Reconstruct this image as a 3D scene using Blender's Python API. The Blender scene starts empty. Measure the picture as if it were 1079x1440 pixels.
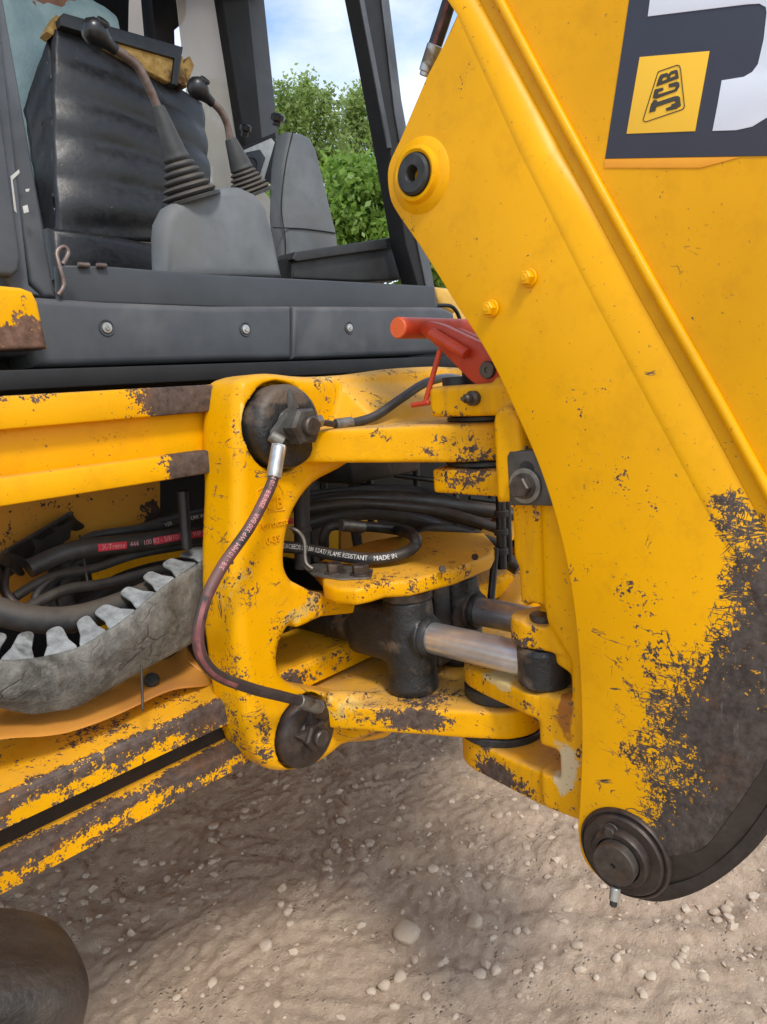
import bpy, bmesh, math, random
import numpy as np
from mathutils import Vector, Matrix
random.seed(7); np.random.seed(7)
S = bpy.context.scene
COL = S.collection
# ------------------------------------------------------------------ camera, sky, sun, exposure
F = 1019.0
def _n(v): v = np.array(v, float); return v/np.linalg.norm(v)
_X = _n((940, 245, -F)); _Y = _n((-1130, 100, -F)); _Y = _n(_Y-_X*(_X@_Y)); _Z = np.cross(_X, _Y)
CM = np.array([_X, _Y, _Z]); CL = np.array([-0.75, -0.80, 1.15])
cd = bpy.data.cameras.new('camera'); cam = bpy.data.objects.new('camera', cd); COL.objects.link(cam)
cd.sensor_fit = 'VERTICAL'; cd.sensor_height = 36; cd.lens = F/1440*36; cd.clip_start = .02; cd.clip_end = 2000
mw = Matrix.Identity(4)
for i in range(3):
    for j in range(3): mw[i][j] = CM[i][j]
    mw[i][3] = CL[i]
cam.matrix_world = mw; S.camera = cam
cd.dof.use_dof = False
SUN_EL, SUN_DIR = 50, Vector((-.42, -.90))       # sun stands behind and left of the camera
az = math.atan2(SUN_DIR.x, SUN_DIR.y)
w = bpy.data.worlds.new('World'); S.world = w; w.use_nodes = True
nt = w.node_tree; nt.nodes.clear()
def wn(t): return nt.nodes.new(t)
out = wn('ShaderNodeOutputWorld'); bg = wn('ShaderNodeBackground'); sky = wn('ShaderNodeTexSky')
sky.sky_type = 'NISHITA'; sky.sun_disc = False; sky.sun_elevation = math.radians(SUN_EL); sky.sun_rotation = az
sky.air_density = 1.3; sky.dust_density = 1.0
tc = wn('ShaderNodeTexCoord'); mp = wn('ShaderNodeMapping'); mp.inputs['Scale'].default_value = (1, 1, 2.4); mp.inputs['Location'].default_value = (.3, .1, .35)
ns = wn('ShaderNodeTexNoise'); ns.inputs['Scale'].default_value = 3.0; ns.inputs['Detail'].default_value = 7; ns.inputs['Roughness'].default_value = .55
mr = wn('ShaderNodeMapRange'); mr.inputs['From Min'].default_value = .42; mr.inputs['From Max'].default_value = .70
mx = wn('ShaderNodeMix'); mx.data_type = 'RGBA'
L = nt.links
L.new(tc.outputs['Generated'], mp.inputs['Vector']); L.new(mp.outputs[0], ns.inputs['Vector']); L.new(ns.outputs['Fac'], mr.inputs['Value'])
L.new(mr.outputs[0], mx.inputs['Factor']); L.new(sky.outputs[0], mx.inputs[6]); mx.inputs[7].default_value = (5.6, 5.7, 5.9, 1)
L.new(mx.outputs[2], bg.inputs[0]); bg.inputs[1].default_value = .145; L.new(bg.outputs[0], out.inputs[0])
sl = bpy.data.lights.new('sun', 'SUN'); sl.energy = 1.5; sl.angle = math.radians(11); sl.color = (1, .95, .88)
so = bpy.data.objects.new('sun', sl); COL.objects.link(so)
ce = math.cos(math.radians(SUN_EL))
sd = Vector((SUN_DIR.normalized().x*ce, SUN_DIR.normalized().y*ce, math.sin(math.radians(SUN_EL))))
so.rotation_euler = (-sd).to_track_quat('-Z', 'Y').to_euler(); so.location = (-3, -4, 8)
S.view_settings.view_transform = 'Standard'; S.view_settings.look = 'None'; S.view_settings.gamma = 1
S.view_settings.use_curve_mapping = False; S.view_settings.exposure = .72

# ------------------------------------------------------------------ helpers
def px(x, y, ax, val):
    """point of the plane ax=val that the photograph shows at x, y"""
    r = CM @ np.array([(x-539.5)/F, -(y-720)/F, -1.]); i = 'XYZ'.index(ax)
    return Vector(CL + r*((val-CL[i])/r[i]))
def smooth(pts, closed=True, k=5):
    n = len(pts); o = []
    for i in range(n if closed else n-1):
        g = (lambda j: pts[j % n]) if closed else (lambda j: pts[min(max(j, 0), n-1)])
        p0, p1, p2, p3 = g(i-1), g(i), g(i+1), g(i+2)
        for t in range(k):
            t /= k
            o.append(type(p1)(tuple(.5*((2*b)+(-a+c)*t+(2*a-5*b+4*c-d)*t*t+(-a+3*b-3*c+d)*t**3) for a, b, c, d in zip(p0, p1, p2, p3))))
    if not closed: o.append(pts[-1])
    return o
def finish(name, me, mat, parent=None, ang=38, rs=None):
    me.name = name
    for p in me.polygons: p.use_smooth = True
    me.set_sharp_from_angle(angle=math.radians(ang))
    me.materials.clear()
    me.materials.append(mat)
    o = bpy.data.objects.new(name, me); COL.objects.link(o)
    if parent:
        o.parent = parent
    return o
def bmesh_of(me_or_list):
    bm = bmesh.new()
    for m in me_or_list: bm.from_mesh(m)
    return bm
def join(meshes):
    bm = bmesh_of(meshes); me = bpy.data.meshes.new('j'); bm.to_mesh(me); bm.free(); return me
def slab_me(out2, ax, v0, v1, bevel=.002, holes=(), res=2, plane=None):
    """out2: list of 2D points on the plane; extruded from v0 to v1"""
    cu = bpy.data.curves.new('c', 'CURVE'); cu.dimensions = '2D'; cu.fill_mode = 'BOTH'
    h = abs(v1-v0)/2; bevel = min(bevel, h*.98)
    cu.extrude = h-bevel; cu.bevel_depth = bevel; cu.bevel_resolution = res; cu.offset = -bevel
    for poly in [out2]+list(holes):
        sp = cu.splines.new('POLY'); sp.points.add(len(poly)-1); sp.use_cyclic_u = True
        for i, p in enumerate(poly): sp.points[i].co = (p[0], p[1], 0, 1)
    ob = bpy.data.objects.new('c', cu); me = bpy.data.meshes.new_from_object(ob)
    bpy.data.objects.remove(ob)
    mid = (v0+v1)/2
    for v in me.vertices:
        a, b, c = v.co
        v.co = {'X': (mid+c, a, b), 'Y': (a, mid+c, b), 'Z': (a, b, mid+c)}[ax]
    bm = bmesh.new(); bm.from_mesh(me); bmesh.ops.remove_doubles(bm, verts=bm.verts, dist=1e-5)
    bmesh.ops.recalc_face_normals(bm, faces=bm.faces); bm.to_mesh(me); bm.free()
    return me
def two(p, ax): return {'X': (p[1], p[2]), 'Y': (p[0], p[2]), 'Z': (p[0], p[1])}[ax]
def outl(pts, ax, val, sm=0):
    q = [two(px(x, y, ax, val), ax) for x, y in pts]
    return smooth([tuple(a) for a in q], True, sm) if sm else q
def slab(name, pts, ax, v0, v1, mat, parent=None, bevel=.002, holes=(), sm=0, ang=38):
    me = slab_me(outl(pts, ax, v0, sm), ax, v0, v1, bevel, [outl(h, ax, v0, sm) for h in holes])
    return finish(name, me, mat, parent, ang)
def lathe_me(o, axis, prof, seg=32):
    o = Vector(o); q = Vector(axis).normalized().to_track_quat('Z', 'Y')
    bm = bmesh.new(); rings = []
    for r, h in prof:
        rings.append([bm.verts.new(o+q@Vector((r*math.cos(6.28318*k/seg), r*math.sin(6.28318*k/seg), h))) for k in range(seg)] if r > 1e-6 else [bm.verts.new(o+q@Vector((0, 0, h)))])
    for a, b in zip(rings, rings[1:]):
        for k in range(seg):
            l = (k+1) % seg
            if len(a) == 1 and len(b) == 1: break
            if len(a) == 1: bm.faces.new((a[0], b[k], b[l]))
            elif len(b) == 1: bm.faces.new((a[k], a[l], b[0]))
            else: bm.faces.new((a[k], a[l], b[l], b[k]))
    bmesh.ops.recalc_face_normals(bm, faces=bm.faces)
    me = bpy.data.meshes.new('l'); bm.to_mesh(me); bm.free(); return me
def cylp(r, h0, h1, c=.002): return [(0, h0), (r-c, h0), (r, h0+c), (r, h1-c), (r-c, h1), (0, h1)]
def lathe(name, o, axis, prof, mat, parent=None, seg=32, ang=38): return finish(name, lathe_me(o, axis, prof, seg), mat, parent, ang)
def rod_me(a, b, r, r2=None, c=.001, seg=24):
    a, b = Vector(a), Vector(b); h = (b-a).length; r2 = r2 or r
    return lathe_me(a, b-a, [(0, 0), (r-c, 0), (r, c), (r2, h-c), (r2-c, h), (0, h)], seg)
def rod(name, a, b, r, mat, parent=None, r2=None, seg=24): return finish(name, rod_me(a, b, r, r2, .001, seg), mat, parent)
def box_me(lo, hi, bevel=.003, seg=2):
    bm = bmesh.new(); bmesh.ops.create_cube(bm, size=1)
    lo, hi = Vector(lo), Vector(hi)
    for v in bm.verts: v.co = Vector([(lo[i]+hi[i])/2+v.co[i]*(hi[i]-lo[i]) for i in range(3)])
    if bevel: bmesh.ops.bevel(bm, geom=list(bm.edges), offset=bevel, segments=seg, affect='EDGES', profile=.5)
    me = bpy.data.meshes.new('b'); bm.to_mesh(me); bm.free(); return me
def box(name, lo, hi, mat, parent=None, bevel=.003): return finish(name, box_me(lo, hi, bevel), mat, parent)
def hull_me(pts):
    bm = bmesh.new()
    for p in pts: bm.verts.new(p)
    r = bmesh.ops.convex_hull(bm, input=bm.verts)
    bmesh.ops.delete(bm, geom=[e for e in r['geom_interior'] if isinstance(e, bmesh.types.BMVert)], context='VERTS')
    bmesh.ops.recalc_face_normals(bm, faces=bm.faces)
    me = bpy.data.meshes.new('h'); bm.to_mesh(me); bm.free(); return me
def cylpts(c, r, z0, z1, n=28): return [(c[0]+r*math.cos(6.28318*k/n), c[1]+r*math.sin(6.28318*k/n), z) for k in range(n) for z in (z0, z1)]
def frames(path):
    fr = []
    up = Vector((0.1, 0.05, 1))
    for i, p in enumerate(path):
        t = (path[min(i+1, len(path)-1)]-path[max(i-1, 0)]).normalized()
        n = (up-t*up.dot(t))
        n = n.normalized() if n.length > 1e-4 else Vector((1, 0, 0)); up = n
        fr.append((p, t, n, t.cross(n)))
    return fr
def tube_me(path, r, seg=14, rf=None):
    bm = bmesh.new(); rings = []
    fr = frames(path)
    for i, (p, t, n, b) in enumerate(fr):
        rr = rf(i/(len(fr)-1)) if rf else r
        rings.append([bm.verts.new(p+(n*math.cos(6.28318*k/seg)+b*math.sin(6.28318*k/seg))*rr) for k in range(seg)])
    for a, c in zip(rings, rings[1:]):
        for k in range(seg): bm.faces.new((a[k], a[(k+1) % seg], c[(k+1) % seg], c[k]))
    bm.faces.new(rings[0][::-1]); bm.faces.new(rings[-1])
    bmesh.ops.recalc_face_normals(bm, faces=bm.faces)
    me = bpy.data.meshes.new('t'); bm.to_mesh(me); bm.free(); return me
def pth(pts, k=8):
    """pts: (x, y, axis, value)"""
    return smooth([px(*p) for p in pts], False, k)
def tube(name, path, r, mat, parent=None, seg=14, rf=None): return finish(name, tube_me(path, r, seg, rf), mat, parent, 60)
def hexa_me(o, axis, r, h, washer=0, stud=0):
    o = Vector(o); a = Vector(axis).normalized(); ms = []
    w0 = 0
    if washer: ms.append(lathe_me(o, a, cylp(washer, 0, .003, .0008), 24)); w0 = .003
    ms.append(lathe_me(o+a*w0, a, [(0, 0), (r, 0), (r, h*.82), (r*.86, h), (0, h)], 6))
    if stud: ms.append(lathe_me(o+a*(w0+h), a, cylp(r*.55, -.002, stud, .001), 16))
    return join(ms)
def hexa(name, o, axis, r, h, mat, parent=None, washer=0, stud=0): return finish(name, hexa_me(o, axis, r, h, washer, stud), mat, parent, 25)
def modified(me, mods):
    ob = bpy.data.objects.new('m', me); COL.objects.link(ob)
    for t, kw in mods:
        m = ob.modifiers.new('m', t)
        for k, v in kw.items(): setattr(m, k, v)
    dg = bpy.context.evaluated_depsgraph_get(); dg.update()
    r = bpy.data.meshes.new_from_object(ob.evaluated_get(dg))
    bpy.data.objects.remove(ob); return r
def cut(me, cutters, solver='EXACT'):
    for c in cutters:
        co = bpy.data.objects.new('k', c); COL.objects.link(co)
        me = modified(me, [('BOOLEAN', dict(operation='DIFFERENCE', object=co, solver=solver))])
        bpy.data.objects.remove(co)
    return me
def cast(meshes, voxel=.003, it=10, fac=.5, cutters=()):
    """solid casting: union of overlapping solids with soft fillets"""
    me = modified(join(meshes), [('REMESH', dict(mode='VOXEL', voxel_size=voxel, adaptivity=0))])
    if cutters:
        me = cut(me, cutters, 'FAST')
        me = modified(me, [('REMESH', dict(mode='VOXEL', voxel_size=voxel, adaptivity=0))])
    return modified(me, [('SMOOTH', dict(factor=fac, iterations=it))])
def text_me(s, size=1.0, ext=0.0, align='LEFT'):
    cu = bpy.data.curves.new('t', 'FONT'); cu.body = s; cu.size = size; cu.extrude = ext; cu.align_x = align; cu.resolution_u = 3
    ob = bpy.data.objects.new('t', cu); me = bpy.data.meshes.new_from_object(ob); bpy.data.objects.remove(ob); return me
def print_on(name, path, r, s, s0, size, mat, parent, ref, flip=False, lift=.0004, ang0=0, sx=1.0):
    me = text_me(s, size)
    fr = frames(path); L_ = [0]
    for a, b in zip(path, path[1:]): L_.append(L_[-1]+(b-a).length)
    ref = Vector(ref).normalized()
    for v in me.vertices:
        x = v.co.x*sx; d = s0+(-x if flip else x); d = min(max(d, 0), L_[-1]-1e-5)
        i = max(j for j in range(len(L_)) if L_[j] <= d); i = min(i, len(path)-2); t = (d-L_[i])/(L_[i+1]-L_[i])
        p = path[i].lerp(path[i+1], t); T = (path[i+1]-path[i]).normalized()
        N = (ref-T*ref.dot(T)).normalized(); B = N.cross(T)
        if not flip: B = -B
        B = -B
        a = (v.co.y-size*.35)/r+ang0
        v.co = p+(N*math.cos(a)+B*math.sin(a))*(r+lift)
    return finish(name, me, mat, parent)
def band_on(name, path, r, s0, s1, a0, a1, mat, parent, ref, lift=.0003):
    fr = path; L_ = [0]
    for a, b in zip(path, path[1:]): L_.append(L_[-1]+(b-a).length)
    ref = Vector(ref).normalized(); bm = bmesh.new(); prev = None; N_ = 30
    for j in range(N_+1):
        d = s0+(s1-s0)*j/N_; i = max(k for k in range(len(L_)) if L_[k] <= d+1e-9); i = min(i, len(path)-2); t = (d-L_[i])/(L_[i+1]-L_[i])
        p = path[i].lerp(path[i+1], t); T = (path[i+1]-path[i]).normalized()
        N = (ref-T*ref.dot(T)).normalized(); B = N.cross(T)
        row = [bm.verts.new(p+(N*math.cos(a0+(a1-a0)*k/6)+B*math.sin(a0+(a1-a0)*k/6))*(r+lift)) for k in range(7)]
        if prev:
            for k in range(6): bm.faces.new((prev[k], prev[k+1], row[k+1], row[k]))
        prev = row
    me = bpy.data.meshes.new('b'); bm.to_mesh(me); bm.free(); return finish(name, me, mat, parent)
def empty(name, loc=(0, 0, 0)):
    o = bpy.data.objects.new(name, None); COL.objects.link(o); o.location = loc; o.empty_display_size = .1; return o
def tag(o, label=None, cat=None, group=None, kind=None):
    if label: o['label'] = label
    if cat: o['category'] = cat
    if group: o['group'] = group
    if kind: o['kind'] = kind
    return o

# ------------------------------------------------------------------ materials
class NB:
    def __init__(s, name):
        s.m = bpy.data.materials.new(name); s.m.use_nodes = True; s.t = s.m.node_tree
        s.b = s.t.nodes['Principled BSDF']; s.o = s.t.nodes['Material Output']
        s.tc = s.n('ShaderNodeTexCoord').outputs['Object']
    def n(s, t): return s.t.nodes.new(t)
    def l(s, a, b): s.t.links.new(a, b)
    def put(s, sock, v):
        if isinstance(v, bpy.types.NodeSocket): s.l(v, sock)
        elif isinstance(v, tuple) and len(v) == 3 and sock.type == 'RGBA': sock.default_value = (*v, 1)
        else: sock.default_value = v
    def math(s, op, a, b=0.0, c=0.0, clamp=False):
        x = s.n('ShaderNodeMath'); x.operation = op; x.use_clamp = clamp
        s.put(x.inputs[0], a); s.put(x.inputs[1], b); s.put(x.inputs[2], c); return x.outputs[0]
    def vm(s, op, a, b):
        x = s.n('ShaderNodeVectorMath'); x.operation = op; s.put(x.inputs[0], a); s.put(x.inputs[1], b)
        return x.outputs['Value'] if op in ('LENGTH', 'DISTANCE', 'DOT_PRODUCT') else x.outputs[0]
    def noise(s, scale, detail=4, rough=.55, vec=None, dist=0.0):
        x = s.n('ShaderNodeTexNoise'); x.inputs['Scale'].default_value = scale; x.inputs['Detail'].default_value = detail
        x.inputs['Roughness'].default_value = rough; x.inputs['Distortion'].default_value = dist
        s.l(vec or s.tc, x.inputs['Vector']); return x.outputs['Fac']
    def ramp(s, v, a, b, lo=0.0, hi=1.0, smooth_=False):
        x = s.n('ShaderNodeMapRange'); x.interpolation_type = 'SMOOTHSTEP' if smooth_ else 'LINEAR'
        s.put(x.inputs[0], v); x.inputs[1].default_value = a; x.inputs[2].default_value = b; x.inputs[3].default_value = lo; x.inputs[4].default_value = hi
        return x.outputs[0]
    def mix(s, f, a, b):
        x = s.n('ShaderNodeMix'); x.data_type = 'RGBA'; s.put(x.inputs[0], f); s.put(x.inputs[6], a); s.put(x.inputs[7], b); return x.outputs[2]
    def map(s, rot=(0, 0, 0), sc=(1, 1, 1), loc=(0, 0, 0)):
        x = s.n('ShaderNodeMapping'); x.inputs['Rotation'].default_value = rot; x.inputs['Scale'].default_value = sc; x.inputs['Location'].default_value = loc
        s.l(s.tc, x.inputs['Vector']); return x.outputs[0]
    def bump(s, h, strength=.3, dist=.002, nrm=None):
        x = s.n('ShaderNodeBump'); x.inputs['Strength'].default_value = strength; x.inputs['Distance'].default_value = dist
        s.put(x.inputs['Height'], h)
        if nrm: s.l(nrm, x.inputs['Normal'])
        return x.outputs[0]
    def set(s, **k):
        for n_, v in k.items(): s.put(s.b.inputs[n_.replace('_', ' ')], v)
        return s.m
YEL = (.80, .382, .0)
BROWN = (.055, .038, .03)
def paint(name, col=YEL, wear=(), base=0.0, worn=BROWN, dust=.35, scr=0.0, rough=.36, edge=.0, cs=70, streak=None, primer=(.30, .13, .04), lump=.0, amp=1.0, patches=(), rust=.6):
    s = NB(name)
    n1 = s.noise(cs, 7, .68); n2 = s.noise(cs*.16, 4, .6); n3 = s.noise(4.5, 3, .5)
    W = base
    for (c, rad, k) in wear:
        inv = (1/rad, 1/rad, 1/rad) if not isinstance(rad, tuple) else tuple(1/q for q in rad)
        d = s.vm('LENGTH', s.vm('MULTIPLY', s.vm('SUBTRACT', s.tc, tuple(c)), inv), (0, 0, 0))
        W = s.math('ADD', W, s.ramp(d, 1.0, 0.25, 0, k, True))
    if edge:
        g = s.n('ShaderNodeNewGeometry'); W = s.math('ADD', W, s.ramp(g.outputs['Pointiness'], .51, .60, 0, edge))
    v = s.math('ADD', s.math('MULTIPLY', s.math('SUBTRACT', s.math('ADD', s.math('MULTIPLY', n1, .62), s.math('MULTIPLY', s.noise(cs*3.3, 3, .6), .38)), .5), 1.75*amp), s.math('ADD', s.math('MULTIPLY', s.math('SUBTRACT', n2, .5), .9*amp), s.math('ADD', W, .5)))
    chip = s.ramp(v, .765, .785)
    rim = s.ramp(v, .73, .765)
    if scr:
        tot = None
        for ang, loc, sc, wd in ((.9, 5, (3.2, 22), .005), (.6, 0, (9, 16), .009), (-.5, 3, (26, 14), .012), (1.0, 7, (12, 34), .012), (-1.1, 11, (50, 22), .016), (.2, 17, (30, 70), .018)):
            q = s.map((ang, 0, 0), (sc[0]*.8, sc[0], sc[1]), (loc, loc, 0))
            ln = s.ramp(s.math('ABSOLUTE', s.math('SUBTRACT', s.noise(1.0, 4, .55, q, .6), .5)), wd, wd*.35)
            mk = s.ramp(s.math('ADD', s.noise(11+loc, 3, .6), s.math('MULTIPLY', W, scr)), .60, .66)
            t = s.math('MULTIPLY', ln, mk)
            tot = t if tot is None else s.math('MAXIMUM', tot, t)
        chip = s.math('MAXIMUM', chip, tot)
    big = s.ramp(n3, .3, .7); fine = s.noise(260, 3, .6)
    c0 = s.mix(big, tuple(x*.88 for x in col), tuple(min(1, x*1.06) for x in col))
    grime = s.ramp(s.noise(26, 6, .7), .50, .78, 0, .35)
    c0 = s.mix(grime, c0, tuple(x*.55 for x in col[:1])+(col[1]*.48, col[2]*.6+.004))
    spec = s.ramp(s.noise(210, 2, .5), .70, .75, 0, .55)
    c0 = s.mix(spec, c0, (.16, .09, .03))
    if streak:
        st = s.noise(1.0, 4, .6, s.map((0, 0, 0), (60, 60, 6)))
        c0 = s.mix(s.ramp(st, .5, .75, 0, streak), c0, (.28, .13, .03))
    g2 = s.n('ShaderNodeNewGeometry'); sep = s.n('ShaderNodeSeparateXYZ'); s.l(g2.outputs['Normal'], sep.inputs[0])
    dn = s.math('MULTIPLY', s.ramp(sep.outputs['Z'], .35, .95), s.ramp(s.noise(14, 6, .7), .35, .65, dust*.4, dust*1.3))
    c0 = s.mix(dn, c0, (.42, .29, .15))
    wc = s.mix(s.ramp(s.noise(95, 5, .7), .35, .7), worn, tuple(min(1, x*2.1+.015) for x in worn))
    wc = s.mix(s.ramp(s.noise(30, 3), .55, .75, 0, rust), wc, (.16, .07, .03))
    gl = s.ramp(s.noise(1.0, 3, .6, s.map((.7, 0, 0), (1, 160, 30))), .62, .72, 0, .35)
    wc = s.mix(gl, wc, (.22, .19, .17))
    for (pc, pr_, pcol) in patches:
        d = s.vm('LENGTH', s.vm('MULTIPLY', s.vm('SUBTRACT', s.tc, tuple(pc)), tuple(1/q for q in pr_)), (0, 0, 0))
        c0 = s.mix(s.ramp(s.math('ADD', s.ramp(d, 1.0, .2, 0, .55), s.math('MULTIPLY', s.math('SUBTRACT', n2, .5), 1.6)), .24, .34), c0, pcol)
    c = s.mix(s.math('MULTIPLY', rim, .75), c0, primer)
    c = s.mix(chip, c, wc)
    h = s.math('ADD', s.math('MULTIPLY', chip, -1.0), s.math('MULTIPLY', fine, .12))
    h = s.math('ADD', h, s.math('MULTIPLY', n1, .25+lump))
    r = s.mix(chip, s.mix(grime, (rough,)*3, (.55,)*3), (.62,)*3)
    r = s.mix(dn, r, (.9,)*3)
    s.set(Base_Color=c, Roughness=r, Normal=s.bump(h, .35, .0012), Specular_IOR_Level=.2)
    return s.m
def rough_mat(name, a, b, scale=30, rough=.6, metal=0.0, bump=.25, c=None, dist=.001, r2=None, dust=0.0, cth=(.58, .66), sheen=0.0):
    s = NB(name)
    n = s.noise(scale, 7, .65); n2 = s.noise(scale*.25, 4, .6, None, .4)
    col = s.mix(s.ramp(n, .32, .68), a, b)
    if c: col = s.mix(s.ramp(n2, cth[0], cth[1]), col, c)
    if dust:
        g2 = s.n('ShaderNodeNewGeometry'); sep = s.n('ShaderNodeSeparateXYZ'); s.l(g2.outputs['Normal'], sep.inputs[0])
        col = s.mix(s.math('MULTIPLY', s.ramp(sep.outputs['Z'], .1, .95), s.ramp(n2, .3, .7, dust*.4, dust)), col, (.36, .27, .18))
    rr = s.ramp(n2, .3, .7, rough, r2 if r2 is not None else min(1, rough+.15))
    return s.set(Base_Color=col, Roughness=rr, Metallic=metal, Normal=s.bump(s.math('ADD', n, s.math('MULTIPLY', s.noise(scale*6, 2), .4)), bump, dist))
BX, KX = -.048, -.012        # planes of the boom side and of the kingpost side
B = lambda x, y, ax, v, r, k: (px(x, y, ax, v), (r if ax != 'X' else (tuple(q*.79 for q in r) if isinstance(r, tuple) else r*.79)), k)
M = {}
M['rail'] = paint('worn yellow rail paint', wear=[
    ((-.225, -.01, 1.14), (.085, .06, .05), .6), ((-.26, -.01, 1.145), (.11, .06, .045), .17), ((-.225, -.01, 1.067), (.08, .06, .05), .6), ((-.3, 0, 1.03), (.2, .05, .022), .17),
    ((-.4, 0, 1.165), (.4, .02, .01), .12)], dust=.25, cs=110, edge=0)
zl = [px(0, y, 'Y', 0).z for y in (1113, 1160, 1203, 1247)]
M['lower_rail'] = paint('badly worn yellow rail paint', base=.05, wear=[((-.45, -.012, zl[0]-.008), (.5, .02, .02), .30), ((-.2, -.012, zl[0]-.02), (.14, .03, .05), .30), ((-.35, -.012, (zl[0]+zl[1])/2), (.7, .02, .05), .16),
    ((-.4, -.012, zl[2]+.0), (.8, .03, .022), .26), ((-.4, -.014, (zl[2]+zl[3])/2), (.8, .03, .06), .15), ((-.4, -.014, zl[3]), (.9, .03, .014), .12), ((-.22, -.015, zl[2]-.006), (.13, .05, .02), .2), ((-.35, .04, zl[0]), (.4, .05, .02), .10)], dust=.15, cs=115, amp=1.2)
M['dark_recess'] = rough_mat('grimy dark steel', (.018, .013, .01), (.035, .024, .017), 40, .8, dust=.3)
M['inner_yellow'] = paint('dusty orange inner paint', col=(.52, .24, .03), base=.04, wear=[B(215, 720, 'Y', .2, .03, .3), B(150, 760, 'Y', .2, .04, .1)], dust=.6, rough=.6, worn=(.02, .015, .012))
M['carriage'] = paint('chipped yellow casting paint', wear=[
    B(335, 1040, 'Y', -.06, (.05, .2, .06), .22), B(372, 1045, 'Y', -.06, (.022, .2, .07), .30), B(390, 900, 'Y', -.06, (.035, .2, .05), .10), B(345, 960, 'Y', -.06, (.03, .2, .07), .08), B(352, 575, 'Y', -.06, (.012, .1, .035), .22),
    B(530, 1000, 'Y', -.06, (.09, .1, .055), .42), B(590, 1000, 'Z', .69, (.10, .09, .028), .6),
    B(640, 640, 'X', KX, (.09, .12, .045), .15), B(445, 832, 'Y', -.06, (.04, .1, .018), .12), B(480, 845, 'Y', -.06, (.08, .1, .02), .12), B(320, 930, 'Y', -.04, .05, .08)],
    base=-.01, dust=.5, cs=85, edge=.10, lump=.8, rough=.33, scr=.4, amp=1.1, patches=[(px(345, 590, 'Y', -.06), (.006, .05, .05), (.85, .55, .10)), (px(540, 590, 'Y', -.06), (.10, .08, .05), (.55, .36, .10))])
M['platform'] = paint('rust rimmed yellow plate', amp=1.2, wear=[B(620, 825, 'Z', .875, (.16, .04, .022), .22), B(640, 812, 'Z', .89, (.10, .05, .04), .26), B(560, 830, 'Z', .88, (.06, .06, .05), .20), B(500, 825, 'Z', .88, (.05, .03, .02), .06)], dust=.25, cs=110, worn=(.06, .035, .02))
M['kingpost'] = paint('weathered yellow kingpost paint', wear=[
    B(640, 610, 'X', KX, (.1, .12, .05), .10), B(650, 672, 'X', KX, (.1, .1, .03), .2), B(640, 592, 'X', KX, (.1, .08, .012), .20), B(735, 905, 'X', KX, (.05, .05, .03), .13),
    B(700, 1095, 'X', KX, (.08, .09, .035), .36), B(800, 985, 'X', KX, (.05, .03, .06), .16), B(740, 985, 'X', KX, (.08, .09, .02), .16), B(745, 570, 'X', KX, (.05, .03, .03), .15)],
    base=.06, dust=.4, cs=85, edge=.08, lump=.8, streak=.35, patches=[(px(795, 1075, 'X', KX), (.05, .028, .055), (.62, .50, .30)), (px(705, 585, 'X', KX), (.03, .012, .018), (.66, .55, .30)), (px(700, 965, 'X', KX), (.1, .05, .012), (.66, .50, .22)), (px(800, 990, 'X', KX), (.05, .02, .06), (.36, .13, .02)), (px(735, 940, 'X', KX), (.05, .03, .02), (.40, .16, .03))])
M['primer'] = paint('cream primer under flaked paint', col=(.62, .50, .30), wear=[], base=.13, cs=95, worn=(.05, .032, .02), dust=.1)
M['boom'] = paint('boom side paint', wear=[
    B(1035, 1090, 'X', BX, (.2, .165, .20), .42), B(1079, 1000, 'X', BX, (.2, .12, .22), .38), B(985, 1215, 'X', BX, (.2, .13, .10), .40), B(1040, 1190, 'X', BX, (.2, .2, .1), .25), B(900, 1030, 'X', BX, (.2, .18, .22), .085),
    B(1079, 830, 'X', BX, (.2, .075, .12), .40), B(1020, 725, 'X', BX, (.2, .035, .045), .26), B(900, 850, 'X', BX, (.2, .24, .25), .06), B(1060, 600, 'X', BX, (.2, .08, .22), .05), B(830, 1160, 'X', BX, (.2, .04, .08), .07)],
    base=-.10, dust=.05, scr=1.35, cs=105, rough=.34, worn=(.042, .033, .028), amp=1.25, rust=.25)
M['boom_far'] = paint('boom paint', col=(.76, .355, .0), base=-.10, dust=.1, scr=1.0, cs=90, rough=.34, wear=[B(1079, 560, 'X', BX, (.2, .06, .2), .06), B(1079, 840, 'X', BX, (.2, .09, .12), .35)])
M['boom_edge_shade'] = rough_mat('brown boom edge and painted shade', (.026, .020, .017), (.050, .040, .034), 60, .5, .2, .5, (.14, .105, .08), .001)  # dark brown for the lower web and the painted shade strip
M['yellow'] = paint('plain yellow paint', base=-.02, edge=0)
M['fender'] = paint('fender paint over rust', wear=[B(50, 470, 'Y', .24, (.045, .2, .045), .5), B(10, 480, 'Y', .24, (.05, .2, .025), .4)], worn=(.11, .06, .04), cs=60)
M['dusty_yellow'] = paint('sun bleached dusty paint', col=(.70, .42, .10), dust=.8, base=.0, rough=.6)
M['black_paint'] = rough_mat('scuffed black paint', (.009, .009, .010), (.02, .02, .02), 45, .33, 0, .35, (.10, .075, .055), .0015, .55, cth=(.60, .70))
M['trunnion'] = rough_mat('greasy black casting', (.008, .009, .010), (.022, .022, .022), 40, .25, 0, .7, (.10, .072, .05), .003, .6, cth=(.55, .62))
M['rod'] = rough_mat('polished ram rod', (.55, .55, .56), (.72, .72, .72), 18, .20, .8, .03, (.38, .34, .32), .0005, .36, cth=(.55, .7))
M['steel'] = rough_mat('dull grey steel', (.16, .155, .14), (.30, .29, .26), 70, .42, .75, .25, (.12, .08, .055), .0008)
M['dark_steel'] = rough_mat('oily dark steel', (.05, .042, .036), (.12, .10, .085), 70, .38, .6, .3, (.10, .065, .045), .001)
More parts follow.
